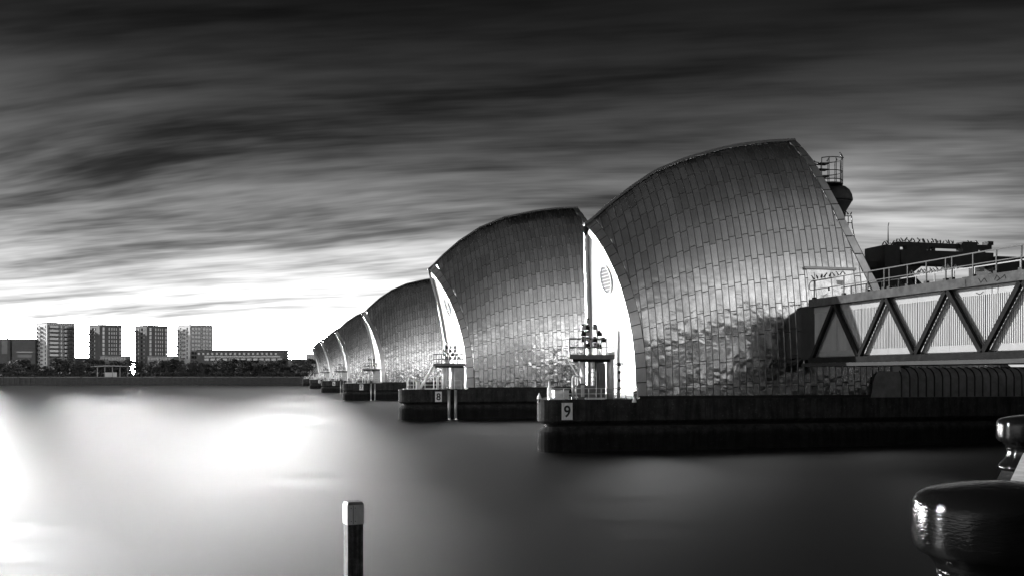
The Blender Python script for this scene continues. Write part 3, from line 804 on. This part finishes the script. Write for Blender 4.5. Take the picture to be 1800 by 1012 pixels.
def platform(label, x0, x1, y0, y1, z, stairs, num):
    rng = random.Random(num)
    t_ = thing('signal_platform', label, 'platform', ((x0 + x1) / 2, y0, 3.15), 'signal platforms on the piers')
    MB().box(x0, x1, y0, y1, z - 0.14, z).build('floor', 'dark_metal', t_)
    MB().box(x0 - 0.03, x1 + 0.03, y0 - 0.05, y0 - 0.002, z - 0.16, z + 0.12).build('toe_board', 'grey_metal', t_)
    MB().box(x0 + 0.3, x1 - 0.2, y0 + 0.2, y1 - 0.2, z - 0.32, z - 0.142).build('support_beam', 'dark_metal', t_)
    for x in [lerp(x0, x1, 0.36), lerp(x0, x1, 0.62), lerp(x0, x1, 0.75)]:
        MB().lathe([(0.19, 0), (0.19, z - 0.32 - 3.15)], (x, y0 + 0.5, 3.15), 12).build('column', 'white_metal', t_, smooth=True)
    MB().bar((lerp(x0, x1, 0.02), y0 + 0.4, z - 0.2), (lerp(x0, x1, 0.3), y0 + 0.4, z - 1.5), 0.07, 0.07).build('brace', 'white_metal', t_)
    n = 6
    railing(t_, [(lerp(x0, x1, k / n), y0 + 0.03) for k in range(n + 1)], z, 1.1, 'grey_metal')
    railing(t_, [(x0 + 0.03, y1 - 0.03)] + [(lerp(x0, x1, k / n), y1 - 0.03) for k in range(1, n + 1)], z, 1.1, 'dark_metal')
    railing(t_, [(x0, y0 + 0.1), (x0, y1 - 0.1)], z, 1.1, 'white_metal')
    for k in range(4): instrument(t_, lerp(x0, x1, 0.38 + 0.13 * k), y0 + 0.25 + 0.3 * (k % 2), z, (2.1, 1.7, 1.95, 1.2)[k], rng)
    # ladder between deck and platform
    lx = lerp(x0, x1, 0.52)
    for s in (-0.2, 0.2): MB().box(lx + s - 0.03, lx + s + 0.03, y0 + 0.12, y0 + 0.18, 3.15, z - 0.15).build('ladder_side', 'dark_metal', t_)
    for k in range(8): MB().box(lx - 0.17, lx + 0.17, y0 + 0.13, y0 + 0.17, 3.4 + k * 0.27, 3.44 + k * 0.27).build('rung', 'galvanised', t_)
    if stairs:
        a, b = Vector((x0 - 1.3, y0 + 0.5, 3.2)), Vector((x0 + 0.25, y0 + 0.5, z))
        for dy in (0, 0.7):
            MB().bar(a + Vector((0, dy, 0)), b + Vector((0, dy, 0)), 0.06, 0.18).build('stair_stringer', 'white_metal', t_)
        for k in range(10):
            c = a.lerp(b, (k + 0.5) / 10); MB().box(c.x - 0.11, c.x + 0.11, c.y + 0.035, c.y + 0.665, c.z, c.z + 0.04).build('tread', 'galvanised', t_)
        MB().tube(a + Vector((0, 0, 0.95)), b + Vector((0, 0, 0.95)), 0.028, 6).build('stair_rail', 'white_metal', t_)
    else:
        MB().bar((x0 + 0.6, y0 - 0.02, z - 0.3), (x0 + 1.2, y0 + 0.45, z - 1.6), 0.08, 0.08).build('brace', 'white_metal', t_)
    return t_

# pier 9
platform('signal platform with lamps and railing standing on pier 9', 17.55, 20.45, 54.5, 56.0, 5.75, False, 9)
t_ = thing('switch_tower', 'tall grey cabinet and pipework under the pier 9 signal platform', 'cabinet', (19.9, 55, 3.15))
MB().box(19.35, 19.95, 54.7, 55.3, 3.16, 5.35).build('cabinet', 'grey_metal', t_)
MB().lathe([(0.24, 0), (0.24, 2.9)], (20.35, 54.95, 3.15), 14).build('pipe', 'white_metal', t_, smooth=True)
MB().lathe([(0.1, 0), (0.1, 4.2)], (20.8, 54.7, 3.15), 10).build('conduit', 'white_metal', t_, smooth=True)
MB().box(19.5, 19.75, 54.58, 54.698, 4.3, 4.85).build('meter_box', 'grey_metal', t_)
for k in range(4): MB().box(20.72, 20.88, 54.5, 54.6, 3.7 + k * 0.5, 3.88 + k * 0.5).build('junction_box', 'dark_metal', t_)
MB().path([(20.5, 54.5, 5.3), (20.9, 54.45, 5.35), (21.1, 54.5, 5.3), (20.9, 54.6, 5.22), (20.5, 54.55, 5.2)], 0.04, 6).build('bracket_ring', 'grey_metal', t_)
t_ = thing('deck_railing', 'thin white railing along the deck edge of pier 9', 'railing', (17, 53.7, 3.15))
railing(t_, [(16.15 + k * 0.79, 53.72) for k in range(8)], 3.15, 0.66, 'white_metal', 0.025)
t_ = thing('mooring_winch', 'round mooring winch drum behind the pier 9 deck railing', 'winch', (18.25, 54.1, 3.15))
def hdrum(r, y0, y1, x, z, n=20):
    mb = MB(); vs = [(x + r * math.cos(2 * math.pi * k / n), y, z + r * math.sin(2 * math.pi * k / n)) for y in (y0, y1) for k in range(n)]
    mb.add(vs, [(k, (k + 1) % n, (k + 1) % n + n, k + n) for k in range(n)] + [tuple(range(n))[::-1], tuple(range(n, 2 * n))]); return mb
hdrum(0.46, 53.95, 54.02, 18.2, 3.66).build('drum_flange', 'grey_metal', t_)
hdrum(0.34, 54.021, 54.5, 18.2, 3.66).build('drum', 'galvanised', t_)
hdrum(0.46, 54.501, 54.57, 18.2, 3.66).build('drum_flange', 'grey_metal', t_)
MB().box(18.5, 19.0, 53.9, 54.5, 3.16, 3.95).build('motor', 'grey_metal', t_)
MB().box(17.7, 19.1, 53.88, 54.6, 3.15, 3.24).build('base_frame', 'grey_metal', t_)
MB().box(18.1, 18.3, 53.88, 53.948, 3.3, 4.0).build('brake_lever', 'white_metal', t_)
hoops('left of two tall white grab hoops on pier 9', 17.82, 54.2, 3.15, 1.42, 0.34)
hoops('right of two tall white grab hoops on pier 9', 18.22, 54.8, 3.15, 1.42, 0.34)
t_ = thing('davit', 'white davit post with hooked end at the tip of pier 9', 'davit', (16.1, 53.9, 3.15))
MB().lathe([(0.14, 0), (0.14, 0.72), (0.07, 0.74), (0.07, 1.15)], (16.12, 53.95, 3.15), 12).build('post', 'white_metal', t_)
MB().bar((15.72, 53.95, 4.3), (16.25, 53.95, 4.3), 0.08, 0.07).build('arm', 'white_metal', t_)
MB().path([(15.72, 53.95, 4.3), (15.62, 53.95, 4.42), (15.62, 53.95, 4.52), (15.72, 53.95, 4.55), (15.78, 53.95, 4.5)], 0.035, 6).build('hook', 'white_metal', t_)
t_ = thing('deck_locker', 'low white locker behind the railing at the tip of pier 9', 'locker', (16.9, 54.2, 3.15))
MB().box(16.45, 17.35, 54.0, 54.6, 3.16, 3.68).build('body', 'white_metal', t_)
MB().box(16.42, 17.38, 53.97, 54.63, 3.682, 3.73).build('lid', 'galvanised', t_)
def nav_cone(label, x, y, z, s=1.0):
    t_ = thing('edge_lamp', label, 'lamp', (x, y, z))
    MB().lathe([(0.14 * s, 0), (0.12 * s, 0.1 * s), (0.02, 0.36 * s)], (x, y, z), 12).build('cone', 'white_metal', t_)
    MB().tube((x, y, z - 0.12), (x, y, z), 0.05 * s, 6).build('stem', 'dark_metal', t_)
    MB().box(x - 0.05, x + 0.05, y - 0.04, y + 0.3, z - 0.18, z - 0.122).build('bracket', 'dark_metal', t_)
nav_cone('small white cone lamp at the left tip of pier 9', 15.42, 53.75, 3.2)
nav_cone('small white cone lamp below the gable edge of pier 9', 21.35, 53.48, 2.96)
def kickplate(label, x0, x1, y, z):
    tag(MB().box(x0, x1, y - 0.08, y + 0.26, z - 0.05, z + 0.05).build('fender_strip', 'white_metal'), label, 'fender strip')
kickplate('left of two white strips along the pier 9 deck edge', 15.95, 16.95, 53.594, 3.201)
kickplate('right of two white strips along the pier 9 deck edge', 18.3, 19.5, 53.594, 3.201)
t_ = thing('deck_post', 'short ribbed post standing beside the bright gable foot of pier 9', 'post', (21.55, 53.8, 3.15))
MB().box(21.4, 21.62, 53.72, 53.9, 3.15, 3.62).build('body', 'grey_metal', t_)
MB().box(21.37, 21.65, 53.69, 53.93, 3.621, 3.66).build('cap', 'white_metal', t_)

# pier 8 to 4
WHERE = {8: 'the second pier', 7: 'the third pier', 6: 'the fourth pier', 5: 'the fifth pier', 4: 'the farthest pier'}
def gear(num):
    Yc = YC[num]; yb = Yc - 6.7; w = WHERE[num]
    platform('signal platform with lamps and slanting stair standing on %s' % w, 16.3, 19.75, yb + 0.9, yb + 2.6, 5.73, True, num)
    t_ = thing('deck_railing', 'thin white railing along the deck edge of %s' % w, 'railing', (15, yb, 3.15))
    railing(t_, [(13.4 + k * 0.95, yb + 0.12) for k in range(7)], 3.15, 0.9, 'white_metal')
    hoops('left of two tall white grab hoops on %s' % w, 16.42, yb + 0.35, 3.15, 1.35, 0.34)
    hoops('right of two tall white grab hoops on %s' % w, 16.95, yb + 0.6, 3.15, 1.35, 0.34)
    t_ = thing('davit', 'white topped davit post on the deck of %s' % w, 'davit', (13.7, yb + 0.3, 3.15))
    MB().lathe([(0.2, 0), (0.17, 0.8), (0.08, 1.1)], (13.7, yb + 0.35, 3.15), 12).build('post', 'grey_metal', t_)
    MB().bar((13.6, yb + 0.35, 4.28), (14.0, yb + 0.35, 4.16), 0.2, 0.16).build('head', 'white_metal', t_)
    MB().tube((14.15, yb + 0.35, 3.15), (14.15, yb + 0.35, 4.2), 0.05, 6).build('side_post', 'white_metal', t_)
    t_ = thing('deck_locker', 'white upright locker on the deck of %s' % w, 'locker', (14.7, yb + 0.3, 3.15))
    MB().box(14.42, 14.82, yb + 0.25, yb + 0.65, 3.16, 3.95).build('body', 'white_metal', t_)
    MB().box(14.39, 14.85, yb + 0.22, yb + 0.68, 3.952, 4.02).build('lid', 'galvanised', t_)
    for k, x in enumerate((17.75, 18.45)):
        t_ = thing('fender_pile', '%s of two vertical fender piles against the side of %s' % (('left', 'right')[k], w), 'fender pile', (x, yb - 0.2, 0))
        MB().lathe([(0.16, 0), (0.16, 3.7)], (x, yb - 0.2, -0.6), 10).build('pile', 'galvanised', t_, smooth=True)
        MB().lathe([(0.18, 0), (0.18, 0.1)], (x, yb - 0.2, 3.1), 10).build('collar', 'dark_metal', t_)
    t_ = thing('gable_door_housing', 'pale boxy door housing at the gable foot on %s' % w, 'door housing', (19.3, yb + 1.0, 3.15))
    MB().box(18.55, 19.6, yb + 0.95, yb + 1.9, 3.16, 5.4).build('wall', 'galvanised', t_)
    MB().box(18.5, 19.65, yb + 0.9, yb + 1.95, 5.401, 5.48).build('roof', 'dark_metal', t_)
    tag(MB().box(13.05, 14.3, yb - 0.08, yb + 0.3, 3.151, 3.25).build('fender_strip', 'white_metal'), 'left of two white strips along the deck edge of %s' % w, 'fender strip')
    tag(MB().box(15.3, 16.7, yb - 0.08, yb + 0.3, 3.151, 3.25).build('fender_strip', 'white_metal'), 'right of two white strips along the deck edge of %s' % w, 'fender strip')
for num in (8, 7, 6, 5, 4): gear(num)

# ------------------------------------------------------------------ far bank buildings
PHI = R(33.6)
S0 = 520 / FPX      # metres per photograph pixel at the towers' distance
def corner(px, d=520.0):
    r = (px - 900) / FPX
    return Vector((d * (SA + CA * r), d * (CA - SA * r), 3.8))
SHARED = {}
def shared(key, w, h, dpt, material):
    if key not in SHARED:
        SHARED[key] = MB().box(-w / 2, w / 2, -dpt / 2, dpt / 2, -h / 2, h / 2).mesh(key, material)
    return SHARED[key]
def place(me, name, parent, loc, rz=0):
    o = bpy.data.objects.new(name, me); col.objects.link(o); o.parent = parent; o.location = loc; o.rotation_euler = (0, 0, rz); return o
def tower(name, label, px, width, depth, ytop, wallm, front, side, rows, floor_h, side_wall=None, group='apartment towers on the far bank'):
    """origin at the corner between the lit left face and the shaded front face; local x along the front, y into the block"""
    loc = corner(px); top = CAMH + (HOR - ytop) * S0 - loc.z
    t_ = thing(name, label, 'building', loc, group, PHI, local=True)
    MB().box(0, width, 0, depth, 0, top).build('wall', wallm, t_)
    if side_wall: MB().box(-0.12, -0.004, 0.0, depth, 0, top).build('side_wall', side_wall, t_)  # sunlit left face: its brightness is put into a whiter render
    MB().box(-0.25, width + 0.1, -0.1, depth + 0.1, top + 0.002, top + 0.5).build('parapet', wallm, t_)
    for r_ in range(rows):
        z = top - 1.9 - r_ * floor_h
        if z < 2.5: break
        for (kind, x, w, h) in front:
            me = shared('w%s%.1f%.1f' % (kind, w, h), w, h, 0.16, kind)
            place(me, 'window', t_, (x * width, -0.05, z))
        for (kind, y, w, h) in side:
            if kind == 'balcony':
                me = shared('balc', 1.5, 1.0, w, 'grey_metal')
                place(me, 'balcony', t_, (-0.8, y * depth, z - 0.6))
            else:
                me = shared('s%s%.1f%.1f' % (kind, w, h), w, h, 0.16, kind)
                place(me, 'window', t_, (-0.17, y * depth, z), R(90))
    return t_, top
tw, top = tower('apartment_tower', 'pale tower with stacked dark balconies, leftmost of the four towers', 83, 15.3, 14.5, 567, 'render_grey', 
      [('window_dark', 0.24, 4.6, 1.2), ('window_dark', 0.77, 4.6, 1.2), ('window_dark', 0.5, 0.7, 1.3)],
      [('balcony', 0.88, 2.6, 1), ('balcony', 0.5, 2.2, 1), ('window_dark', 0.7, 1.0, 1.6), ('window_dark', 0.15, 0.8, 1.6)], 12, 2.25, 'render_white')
for k in range(12): place(shared('topslot', 0.6, 0.75, 0.2, 'render_white'), 'parapet_opening', tw, (0.9 + k * 1.22, -0.06, top - 0.5))
me = shared('frontbalc', 5.2, 0.55, 1.2, 'dark_metal')
for r_ in range(11):
    for x in (0.24, 0.77): place(me, 'balcony', tw, (x * 15.3, -0.75, top - 2.9 - r_ * 2.25))
dark_front = [('window_pale', 0.17, 1.1, 1.7), ('window_pale', 0.42, 0.5, 1.5), ('window_pale', 0.54, 0.5, 1.3), ('window_pale', 0.64, 0.45, 1.3), ('window_pale', 0.74, 0.5, 1.5), ('window_pale', 0.91, 1.1, 1.6)]
tower('apartment_tower', 'dark brick tower with pale windows, standing behind the flat roofed pavilion', 175, 12.8, 13.4, 571, 'brick_dark', dark_front,
      [('balcony', 0.88, 2.4, 1), ('window_dark', 0.62, 1.0, 1.5), ('window_pale', 0.42, 0.7, 1.2)], 9, 2.25)
tower('apartment_tower', 'dark brick tower with pale windows, second of the two dark ones from the left', 258, 12.4, 13.8, 572, 'brick_dark', dark_front,
      [('balcony', 0.9, 2.2, 1), ('window_pale', 0.66, 0.9, 1.3), ('window_dark', 0.4, 1.0, 1.5), ('window_pale', 0.2, 0.5, 0.9)], 9, 2.25)
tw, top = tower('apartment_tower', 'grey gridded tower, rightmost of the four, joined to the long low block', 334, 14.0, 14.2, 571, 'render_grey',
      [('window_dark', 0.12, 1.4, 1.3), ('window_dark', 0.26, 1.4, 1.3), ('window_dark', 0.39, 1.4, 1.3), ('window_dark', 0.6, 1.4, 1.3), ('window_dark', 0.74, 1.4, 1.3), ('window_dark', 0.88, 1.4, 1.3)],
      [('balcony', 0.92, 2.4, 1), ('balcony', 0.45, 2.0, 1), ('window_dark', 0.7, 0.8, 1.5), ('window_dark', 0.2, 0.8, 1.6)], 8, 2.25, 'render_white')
for r_ in range(9): place(shared('slabline', 14.1, 0.22, 0.3, 'render_pale'), 'floor_band', tw, (7.0, -0.10, top - 0.75 - r_ * 2.25))
for x in (0.05, 7.0, 13.95): place(shared('pier_line', 0.3, 24, 0.34, 'render_pale'), 'pilaster', tw, (x, -0.12, top - 12))

def block(name, label, px0, px1, ytop, d, depth, wallm, wins, group=None):
    """block whose front faces the river squarely"""
    a, b = corner(px0, d), corner(px1, d)
    w = (b - a).length; rz = math.atan2(b.y - a.y, b.x - a.x)
    top = CAMH + (HOR - ytop) * d / FPX - 3.8
    t_ = thing(name, label, 'building', a, group, rz, local=True)
    MB().box(0, w, 0, depth, 0, top).build('wall', wallm, t_)
    MB().box(-0.1, w + 0.1, -0.15, depth + 0.1, top + 0.002, top + 0.35).build('parapet', wallm, t_)
    for (kind, x, z, ww, hh) in wins:
        place(shared('b%s%.1f%.1f' % (kind, ww, hh), ww, hh, 0.18, kind), 'window', t_, (x * w, -0.06, top + z))
    return t_
wins = [('window_pale' if k in (7,) else 'window_dark', 0.03 + k * 0.052, -1.9, 1.1, 1.1) for k in range(18)]
wins += [('render_pale', 0.24 if k == 0 else 0.66, -3.4, 14 if k == 0 else 29, 0.9) for k in range(2)]
wins += [('window_dark', 0.12 + k * 0.07, -5.0, 2.4, 1.2) for k in range(13)]
block('low_block', 'long low brick block with pale balcony band right of the towers', 345, 498, 615, 512, 12, 'brick_dark', wins)
wp = [('window_dark', 0.06 + k * 0.11, -1.2, 0.8, 1.6) for k in range(9)]
block('podium_block', 'low pale colonnaded block at the foot of the left dark tower', 176, 222, 626, 506, 6, 'render_grey', wp)
block('podium_block', 'low pale colonnaded block at the foot of the right dark tower', 259, 306, 626, 506, 6, 'render_grey', wp)
block('dark_block', 'plain dark block at the left edge of the far bank', -30, 18, 595, 530, 20, 'brick_dark', [('render_grey', 0.8, -4.5, 3.2, 8)])
block('dark_block', 'plain dark block between the left edge and the pale tower', 21, 62, 596, 525, 20, 'brick_dark', [('render_grey', 0.55, -9.2, 8, 1.6), ('window_dark', 0.55, -7.0, 9, 0.5)])
block('flat_block', 'low flat dark block between the pale tower and the first dark tower', 128, 158, 629, 540, 10, 'brick_dark', [])
block('ribbed_block', 'small pale block with upright ribs just left of the farthest hood', 538, 552, 622, 505, 10, 'render_pale', [('render_white', 0.12 + k * 0.19, -3.5, 0.35, 6.5) for k in range(5)])
block('distant_shed', 'thin pale roofline low between the long block and the farthest hood', 500, 540, 631, 600, 10, 'render_grey', [])
# pavilion
pa, pb = corner(161, 462), corner(220, 462)
w = (pb - pa).length
t_ = thing('park_pavilion', 'open sided pavilion with thin flat roof on columns near the river wall', 'pavilion', pa, None, math.atan2(pb.y - pa.y, pb.x - pa.x), local=True)
MB().add([(0, -1, 5.05), (w * 0.5, -2, 5.35), (w, -1, 5.2), (w, 7, 5.2), (w * 0.5, 8, 5.35), (0, 7, 5.05), (0.1, -1, 5.2), (w * 0.5, -2, 5.75), (w - 0.1, -1, 5.4), (w, 7, 5.4), (w * 0.5, 8, 5.75), (0, 7, 5.3)],
         [(5, 4, 3, 2, 1, 0), (6, 7, 8, 9, 10, 11)] + [(k, (k + 1) % 6, (k + 1) % 6 + 6, k + 6) for k in range(6)]).build('roof', 'render_pale', t_)
for k in range(9): MB().lathe([(0.16, 0), (0.16, 5.15)], (0.8 + k * (w - 1.6) / 8, 0.2 if k % 2 else 5, 0), 8).build('column', 'grey_metal', t_)
for k in range(6): MB().box(w * 0.33 + k * 0.95, w * 0.33 + k * 0.95 + 0.85, 3.0, 3.3, 0, 2.3).build('wall_panel', 'render_white', t_)

# ------------------------------------------------------------------ trees
def tree_meshes(seed, H=10.0, leaves=520):
    rng = random.Random(seed)
    tr = MB(); th = H * 0.34
    tr.tube((0, 0, 0), (0.1, 0, th), 0.26, 7, 0.18)
    clumps = []
    for k in range(9):
        a = rng.uniform(0, 6.28); rr = rng.uniform(0.5, 2.9); z = rng.uniform(H * 0.33, H * 0.86)
        rr *= math.sqrt(max(0.15, 1 - ((z - H * 0.55) / (H * 0.42)) ** 2))
        c = (rr * math.cos(a), rr * math.sin(a), z); clumps.append((c, rng.uniform(1.0, 1.9)))
        tr.tube((0.1, 0, th * rng.uniform(0.6, 1.0)), c, 0.11, 5, 0.03)
    clumps.append(((0, 0, H * 0.8), 1.7)); clumps.append(((0, 0, H * 0.55), 2.3))
    lf = MB()
    for k in range(leaves):
        c, r = rng.choice(clumps)
        d = Vector((rng.gauss(0, 1), rng.gauss(0, 1), rng.gauss(0, 1))).normalized() * r * rng.random() ** 0.4
        p = Vector(c) + Vector((d.x, d.y, d.z * 0.8))
        x = Vector((rng.gauss(0, 1), rng.gauss(0, 1), rng.gauss(0, 1))).normalized(); y = x.orthogonal().normalized()
        s = rng.uniform(0.25, 0.6)
        lf.add([p - x * s, p + y * s * 0.7, p + x * s, p - y * s * 0.7], [(0, 1, 2, 3)])
    return tr, lf
VAR = []
for k in range(5):
    tr, lf = tree_meshes(40 + k)
    VAR.append((tr.mesh('trunk', 'bark'), lf.mesh('crown', 'leaf')))
rng = random.Random(5)
spots = []
px = -8.0
while px < 560:
    if 68 < px < 78: px = 80
    y = 634 + rng.uniform(-5, 5)
    if 20 < px < 52: y = 630
    if 505 < px < 522: y = 640
    if px > 522: y = 629
    if 68 < px < 92: y = 641
    spots.append((px, y)); px += rng.uniform(10, 15)
NEAR = [(20, 'left of the plain dark blocks'), (62, 'in front of the plain dark blocks'), (130, 'below the pale balconied tower'), (160, 'between the pale tower and the pavilion'), (225, 'behind the pavilion'),
        (310, 'below the second dark tower'), (345, 'below the gridded tower'), (500, 'in front of the long low block'), (999, 'beside the farthest pier')]
tcount = {}
ORDW = ['first', 'second', 'third', 'fourth', 'fifth', 'sixth', 'seventh', 'eighth', 'ninth', 'tenth', 'eleventh', 'twelfth', 'thirteenth', 'fourteenth']
for i, (px, y) in enumerate(spots):
    d = 470 + rng.uniform(8, 20)
    if 155 < px < 222: d = 500
    c = corner(px, d); h = CAMH + (HOR - y) * d / FPX - 3.8
    w_ = next(s for lim, s in NEAR if px < lim)
    tcount[w_] = tcount.get(w_, 0) + 1
    t_ = thing('far_tree', '%s dark tree from the left %s' % (ORDW[tcount[w_] - 1], w_), 'tree', c, 'trees on the far bank', rng.uniform(0, 6.28), local=True)
    tm, cm = VAR[i % 5]
    s = h / 9.4
    for nm, me in (('trunk', tm), ('crown', cm)):
        o = place(me, nm, t_, (0, 0, 0)); o.scale = (s * 1.25, s * 1.25, s)
# hedge along the wall top
lf = MB(); rng2 = random.Random(3)
for k in range(9000):
    px = rng2.uniform(-20, 640); d = 476 + rng2.uniform(0, 14)
    c = corner(px, d); c.z += 2.2 * rng2.random() ** 1.5 
    x = Vector((rng2.gauss(0, 1), rng2.gauss(0, 1), rng2.gauss(0, 1))).normalized(); y = x.orthogonal().normalized(); s = 0.5
    lf.add([c - x * s, c + y * s, c + x * s, c - y * s], [(0, 1, 2, 3)])
o = lf.build('far_hedge', 'leaf'); o['kind'] = 'stuff'; tag(o, 'dark low shrubs along the top of the far river wall', 'shrubs')
# trees on the near bank behind the viewer, seen mirrored in the steel
lf = MB(); rng2 = random.Random(8)
base = [m_ for m_ in (tree_meshes(90 + k, 11, 330)[1] for k in range(3))]
for k in range(90):
    q = qp(-60 + k * 2.5 + rng2.uniform(-2, 2), 24 + rng2.uniform(-4, 10), 3.6 - (k % 3 == 2) * 3.0); src = base[k % 3]; s = rng2.uniform(1.5, 2.2) * (1.0, 1.0, 0.7)[k % 3]
    lf.add([(q.x + x * s * 1.3, q.y + y * s * 1.3, q.z + z * s) for x, y, z in src.v], src.f)
    lf.add([(q.x + x * s * 1.3, q.y + y * s * 1.3, q.z - 3 * s + z * s * 0.8) for x, y, z in src.v], src.f)
for k in range(80):
    q = Vector((-5 - k * 2.2 + rng2.uniform(-1.5, 1.5), -31 + rng2.uniform(-6, 6), 3.5)); src = base[k % 3]; s = rng2.uniform(1.5, 2.2)
    for dz_, hz in ((0.0, 1.0), (-3.0, 0.8)):
        lf.add([(q.x + x * s * 1.3, q.y + y * s * 1.3, q.z + dz_ * s + z * s * hz) for x, y, z in src.v], src.f)
o = lf.build('near_bank_trees', 'leaf'); o['kind'] = 'stuff'; tag(o, 'belt of trees on the near bank mirrored in the steel hoods', 'trees')

# ------------------------------------------------------------------ birds
prof = [(0.0, -0.13, 0.02), (0.028, -0.1, 0.035), (0.06, -0.045, 0.07), (0.082, 0.01, 0.12), (0.07, 0.05, 0.175), (0.044, 0.07, 0.215), (0.052, 0.085, 0.25), (0.036, 0.115, 0.258), (0.008, 0.16, 0.25), (0.0, 0.165, 0.25)]
mb = MB(); n = 8; vs = []
for r, x, z in prof: vs += [(x, r * math.cos(2 * math.pi * k / n), z + r * math.sin(2 * math.pi * k / n)) for k in range(n)]
mb.add(vs, [(j * n + k, j * n + (k + 1) % n, (j + 1) * n + (k + 1) % n, (j + 1) * n + k) for j in range(len(prof) - 1) for k in range(n)])
mb.v = [(x, y, z + 0.05) for x, y, z in mb.v]
mb.tube((0.0, 0.03, 0), (0.01, 0.03, 0.08), 0.012, 4); mb.tube((0.0, -0.03, 0), (0.01, -0.03, 0.08), 0.012, 4)
bird_me = mb.mesh('perched_bird', 'bird_feather', smooth=True)
rb = random.Random(21)
def bird(p, label, grp):
    o = bpy.data.objects.new('perched_bird', bird_me); col.objects.link(o); o.location = p
    o.rotation_euler = (0, 0, rb.choice((0, 3.14, 0.6, 2.5)) + rb.uniform(-.4, .4)); s = rb.uniform(0.7, 1.0); o.scale = (s, s, s)
    tag(o, label, 'bird', grp)
for k in range(32):
    bird((42.6 + k * 0.19 + rb.uniform(-.08, .08) if k < 25 else rb.uniform(48.4, 49.8), rb.uniform(56.95, 57.35), 13.92), 'small dark bird in the flock along the top of the black gantry', 'birds on the gantry')
for k in range(5): bird((rb.uniform(41.2, 42.1), 57.0 + rb.uniform(-.3, .3), 13.62), 'small dark bird on top of the black gantry column', 'birds on the gantry column')
for k in range(16):
    y = at(1600 + k * 5.4 + rb.uniform(-2, 2), 500, X=XB + 3.4).y
    bird((XB + 3.4, y, 10.285), 'small dark bird in the row on the far bridge handrail', 'birds on the far handrail')
for k in range(6): bird((XB + 3.3, at(1612 + k * 14, 500, X=XB + 3.3).y, 9.202), 'small dark bird standing on the footbridge roof', 'birds on the footbridge roof')
for k in range(9): bird((XB + 0.05, 51.4 - k * 0.4 + rb.uniform(-.1, .1), 10.425), 'small dark bird on the near handrail in front of the hood', 'birds on the near handrail')
for a in (-60, -20, 20, 60): bird((cx + 0.95 * math.cos(R(a)), cy + 0.95 * math.sin(R(a)), 19.69), 'small dark bird on the rim of the caged balcony', 'birds on the caged balcony')
for p_ in (0.1, 0.45, 0.9): bird(lp[0].lerp(lp[1], p_) + Vector((0, 0, 0.035)), 'small dark bird on the top rail of the edge ladder', 'birds on the edge ladder')

# ------------------------------------------------------------------ foreground
def bollard(label, c, n=64):
    t_ = thing('mooring_bollard', label, 'bollard', (c[0], c[1], 3.6), 'bollards on the near quay')
    cap = [(0.250, -0.36), (0.258, -0.335), (0.285, -0.305), (0.322, -0.285), (0.340, -0.262), (0.345, -0.235), (0.346, -0.17), (0.345, -0.115), (0.339, -0.085), (0.322, -0.060), (0.295, -0.044), (0.25, -0.031), (0.18, -0.018), (0.09, -0.006), (0.004, 0)]
    MB().lathe(cap, c, n).build('cap', 'bollard_paint', t_, smooth=True)
    neck = [(0.33, 3.6 - c[2]), (0.33, 3.64 - c[2]), (0.31, 3.67 - c[2]), (0.262, 3.72 - c[2]), (0.245, -0.40), (0.250, -0.3601)]
    MB().lathe(neck, c, n).build('neck', 'bollard_paint', t_, smooth=True)
def cp(d, lat): return Vector((d * SA + lat * CA, d * CA - lat * SA, 0))
q = cp(3.7, 1.945); bollard('large glossy black bollard cut by the right edge, nearest the viewer', (q.x, q.y, 4.185))
q = cp(9.9, 5.49); bollard('smaller looking black bollard farther along the quay at the right edge', (q.x, q.y, 4.19))
h_ = 0.5
a, b_ = cp(4.3, 4.756 * h_ + 0.588 * (4.3 - 8.97 * h_)), cp(12.13 * h_, 6.6 * h_)
dirq = (b_ - a).normalized(); nrm = Vector((dirq.y, -dirq.x, 0))
mb = MB(); mb.prism([(q.x, q.y) for q in (a, b_, b_ + nrm * 0.7, a + nrm * 0.7)], 3.58, CAMH - h_, 0.012)
tag(mb.build('quay_slab', 'slab_stone'), 'pale sunlit stone slab between the two black bollards', 'stone slab')
# timber pile with white sleeve
d = 15.4; q = cp(d, (621 - 900) / FPX * d)
t_ = thing('timber_pile', 'square tarred timber pile with white sleeve standing in the water', 'pile', (q.x, q.y, 0), None, R(-4.7 + 16), local=True)
hw = 0.128
zt = CAMH - (880 - HOR) * d / FPX; zs = CAMH - (919 - HOR) * d / FPX
MB().box(-hw, hw, -hw, hw, -3, zs - 0.001).build('shaft', 'tarred_timber', t_)
ww = hw + 0.013
sl = MB().box(-ww, ww, -ww, ww, zs, zt - 0.045).build('white_sleeve', 'white_metal', t_)
MB().box(-0.045, -0.038, -ww - 0.003, -ww + 0.001, zs + 0.01, zt - 0.05).build('seam', 'dark_metal', sl)
for x in (-0.075, -0.008):
    for z_ in (zs + 0.05, zt - 0.1): MB().box(x - 0.005, x + 0.005, -ww - 0.006, -ww + 0.001, z_, z_ + 0.012).build('screw', 'dark_metal', sl)
MB().prism([(-ww, -ww), (ww, -ww), (ww, ww), (-ww, ww)], zt - 0.0448, zt, 0.035).build('cap', 'grey_metal', t_)
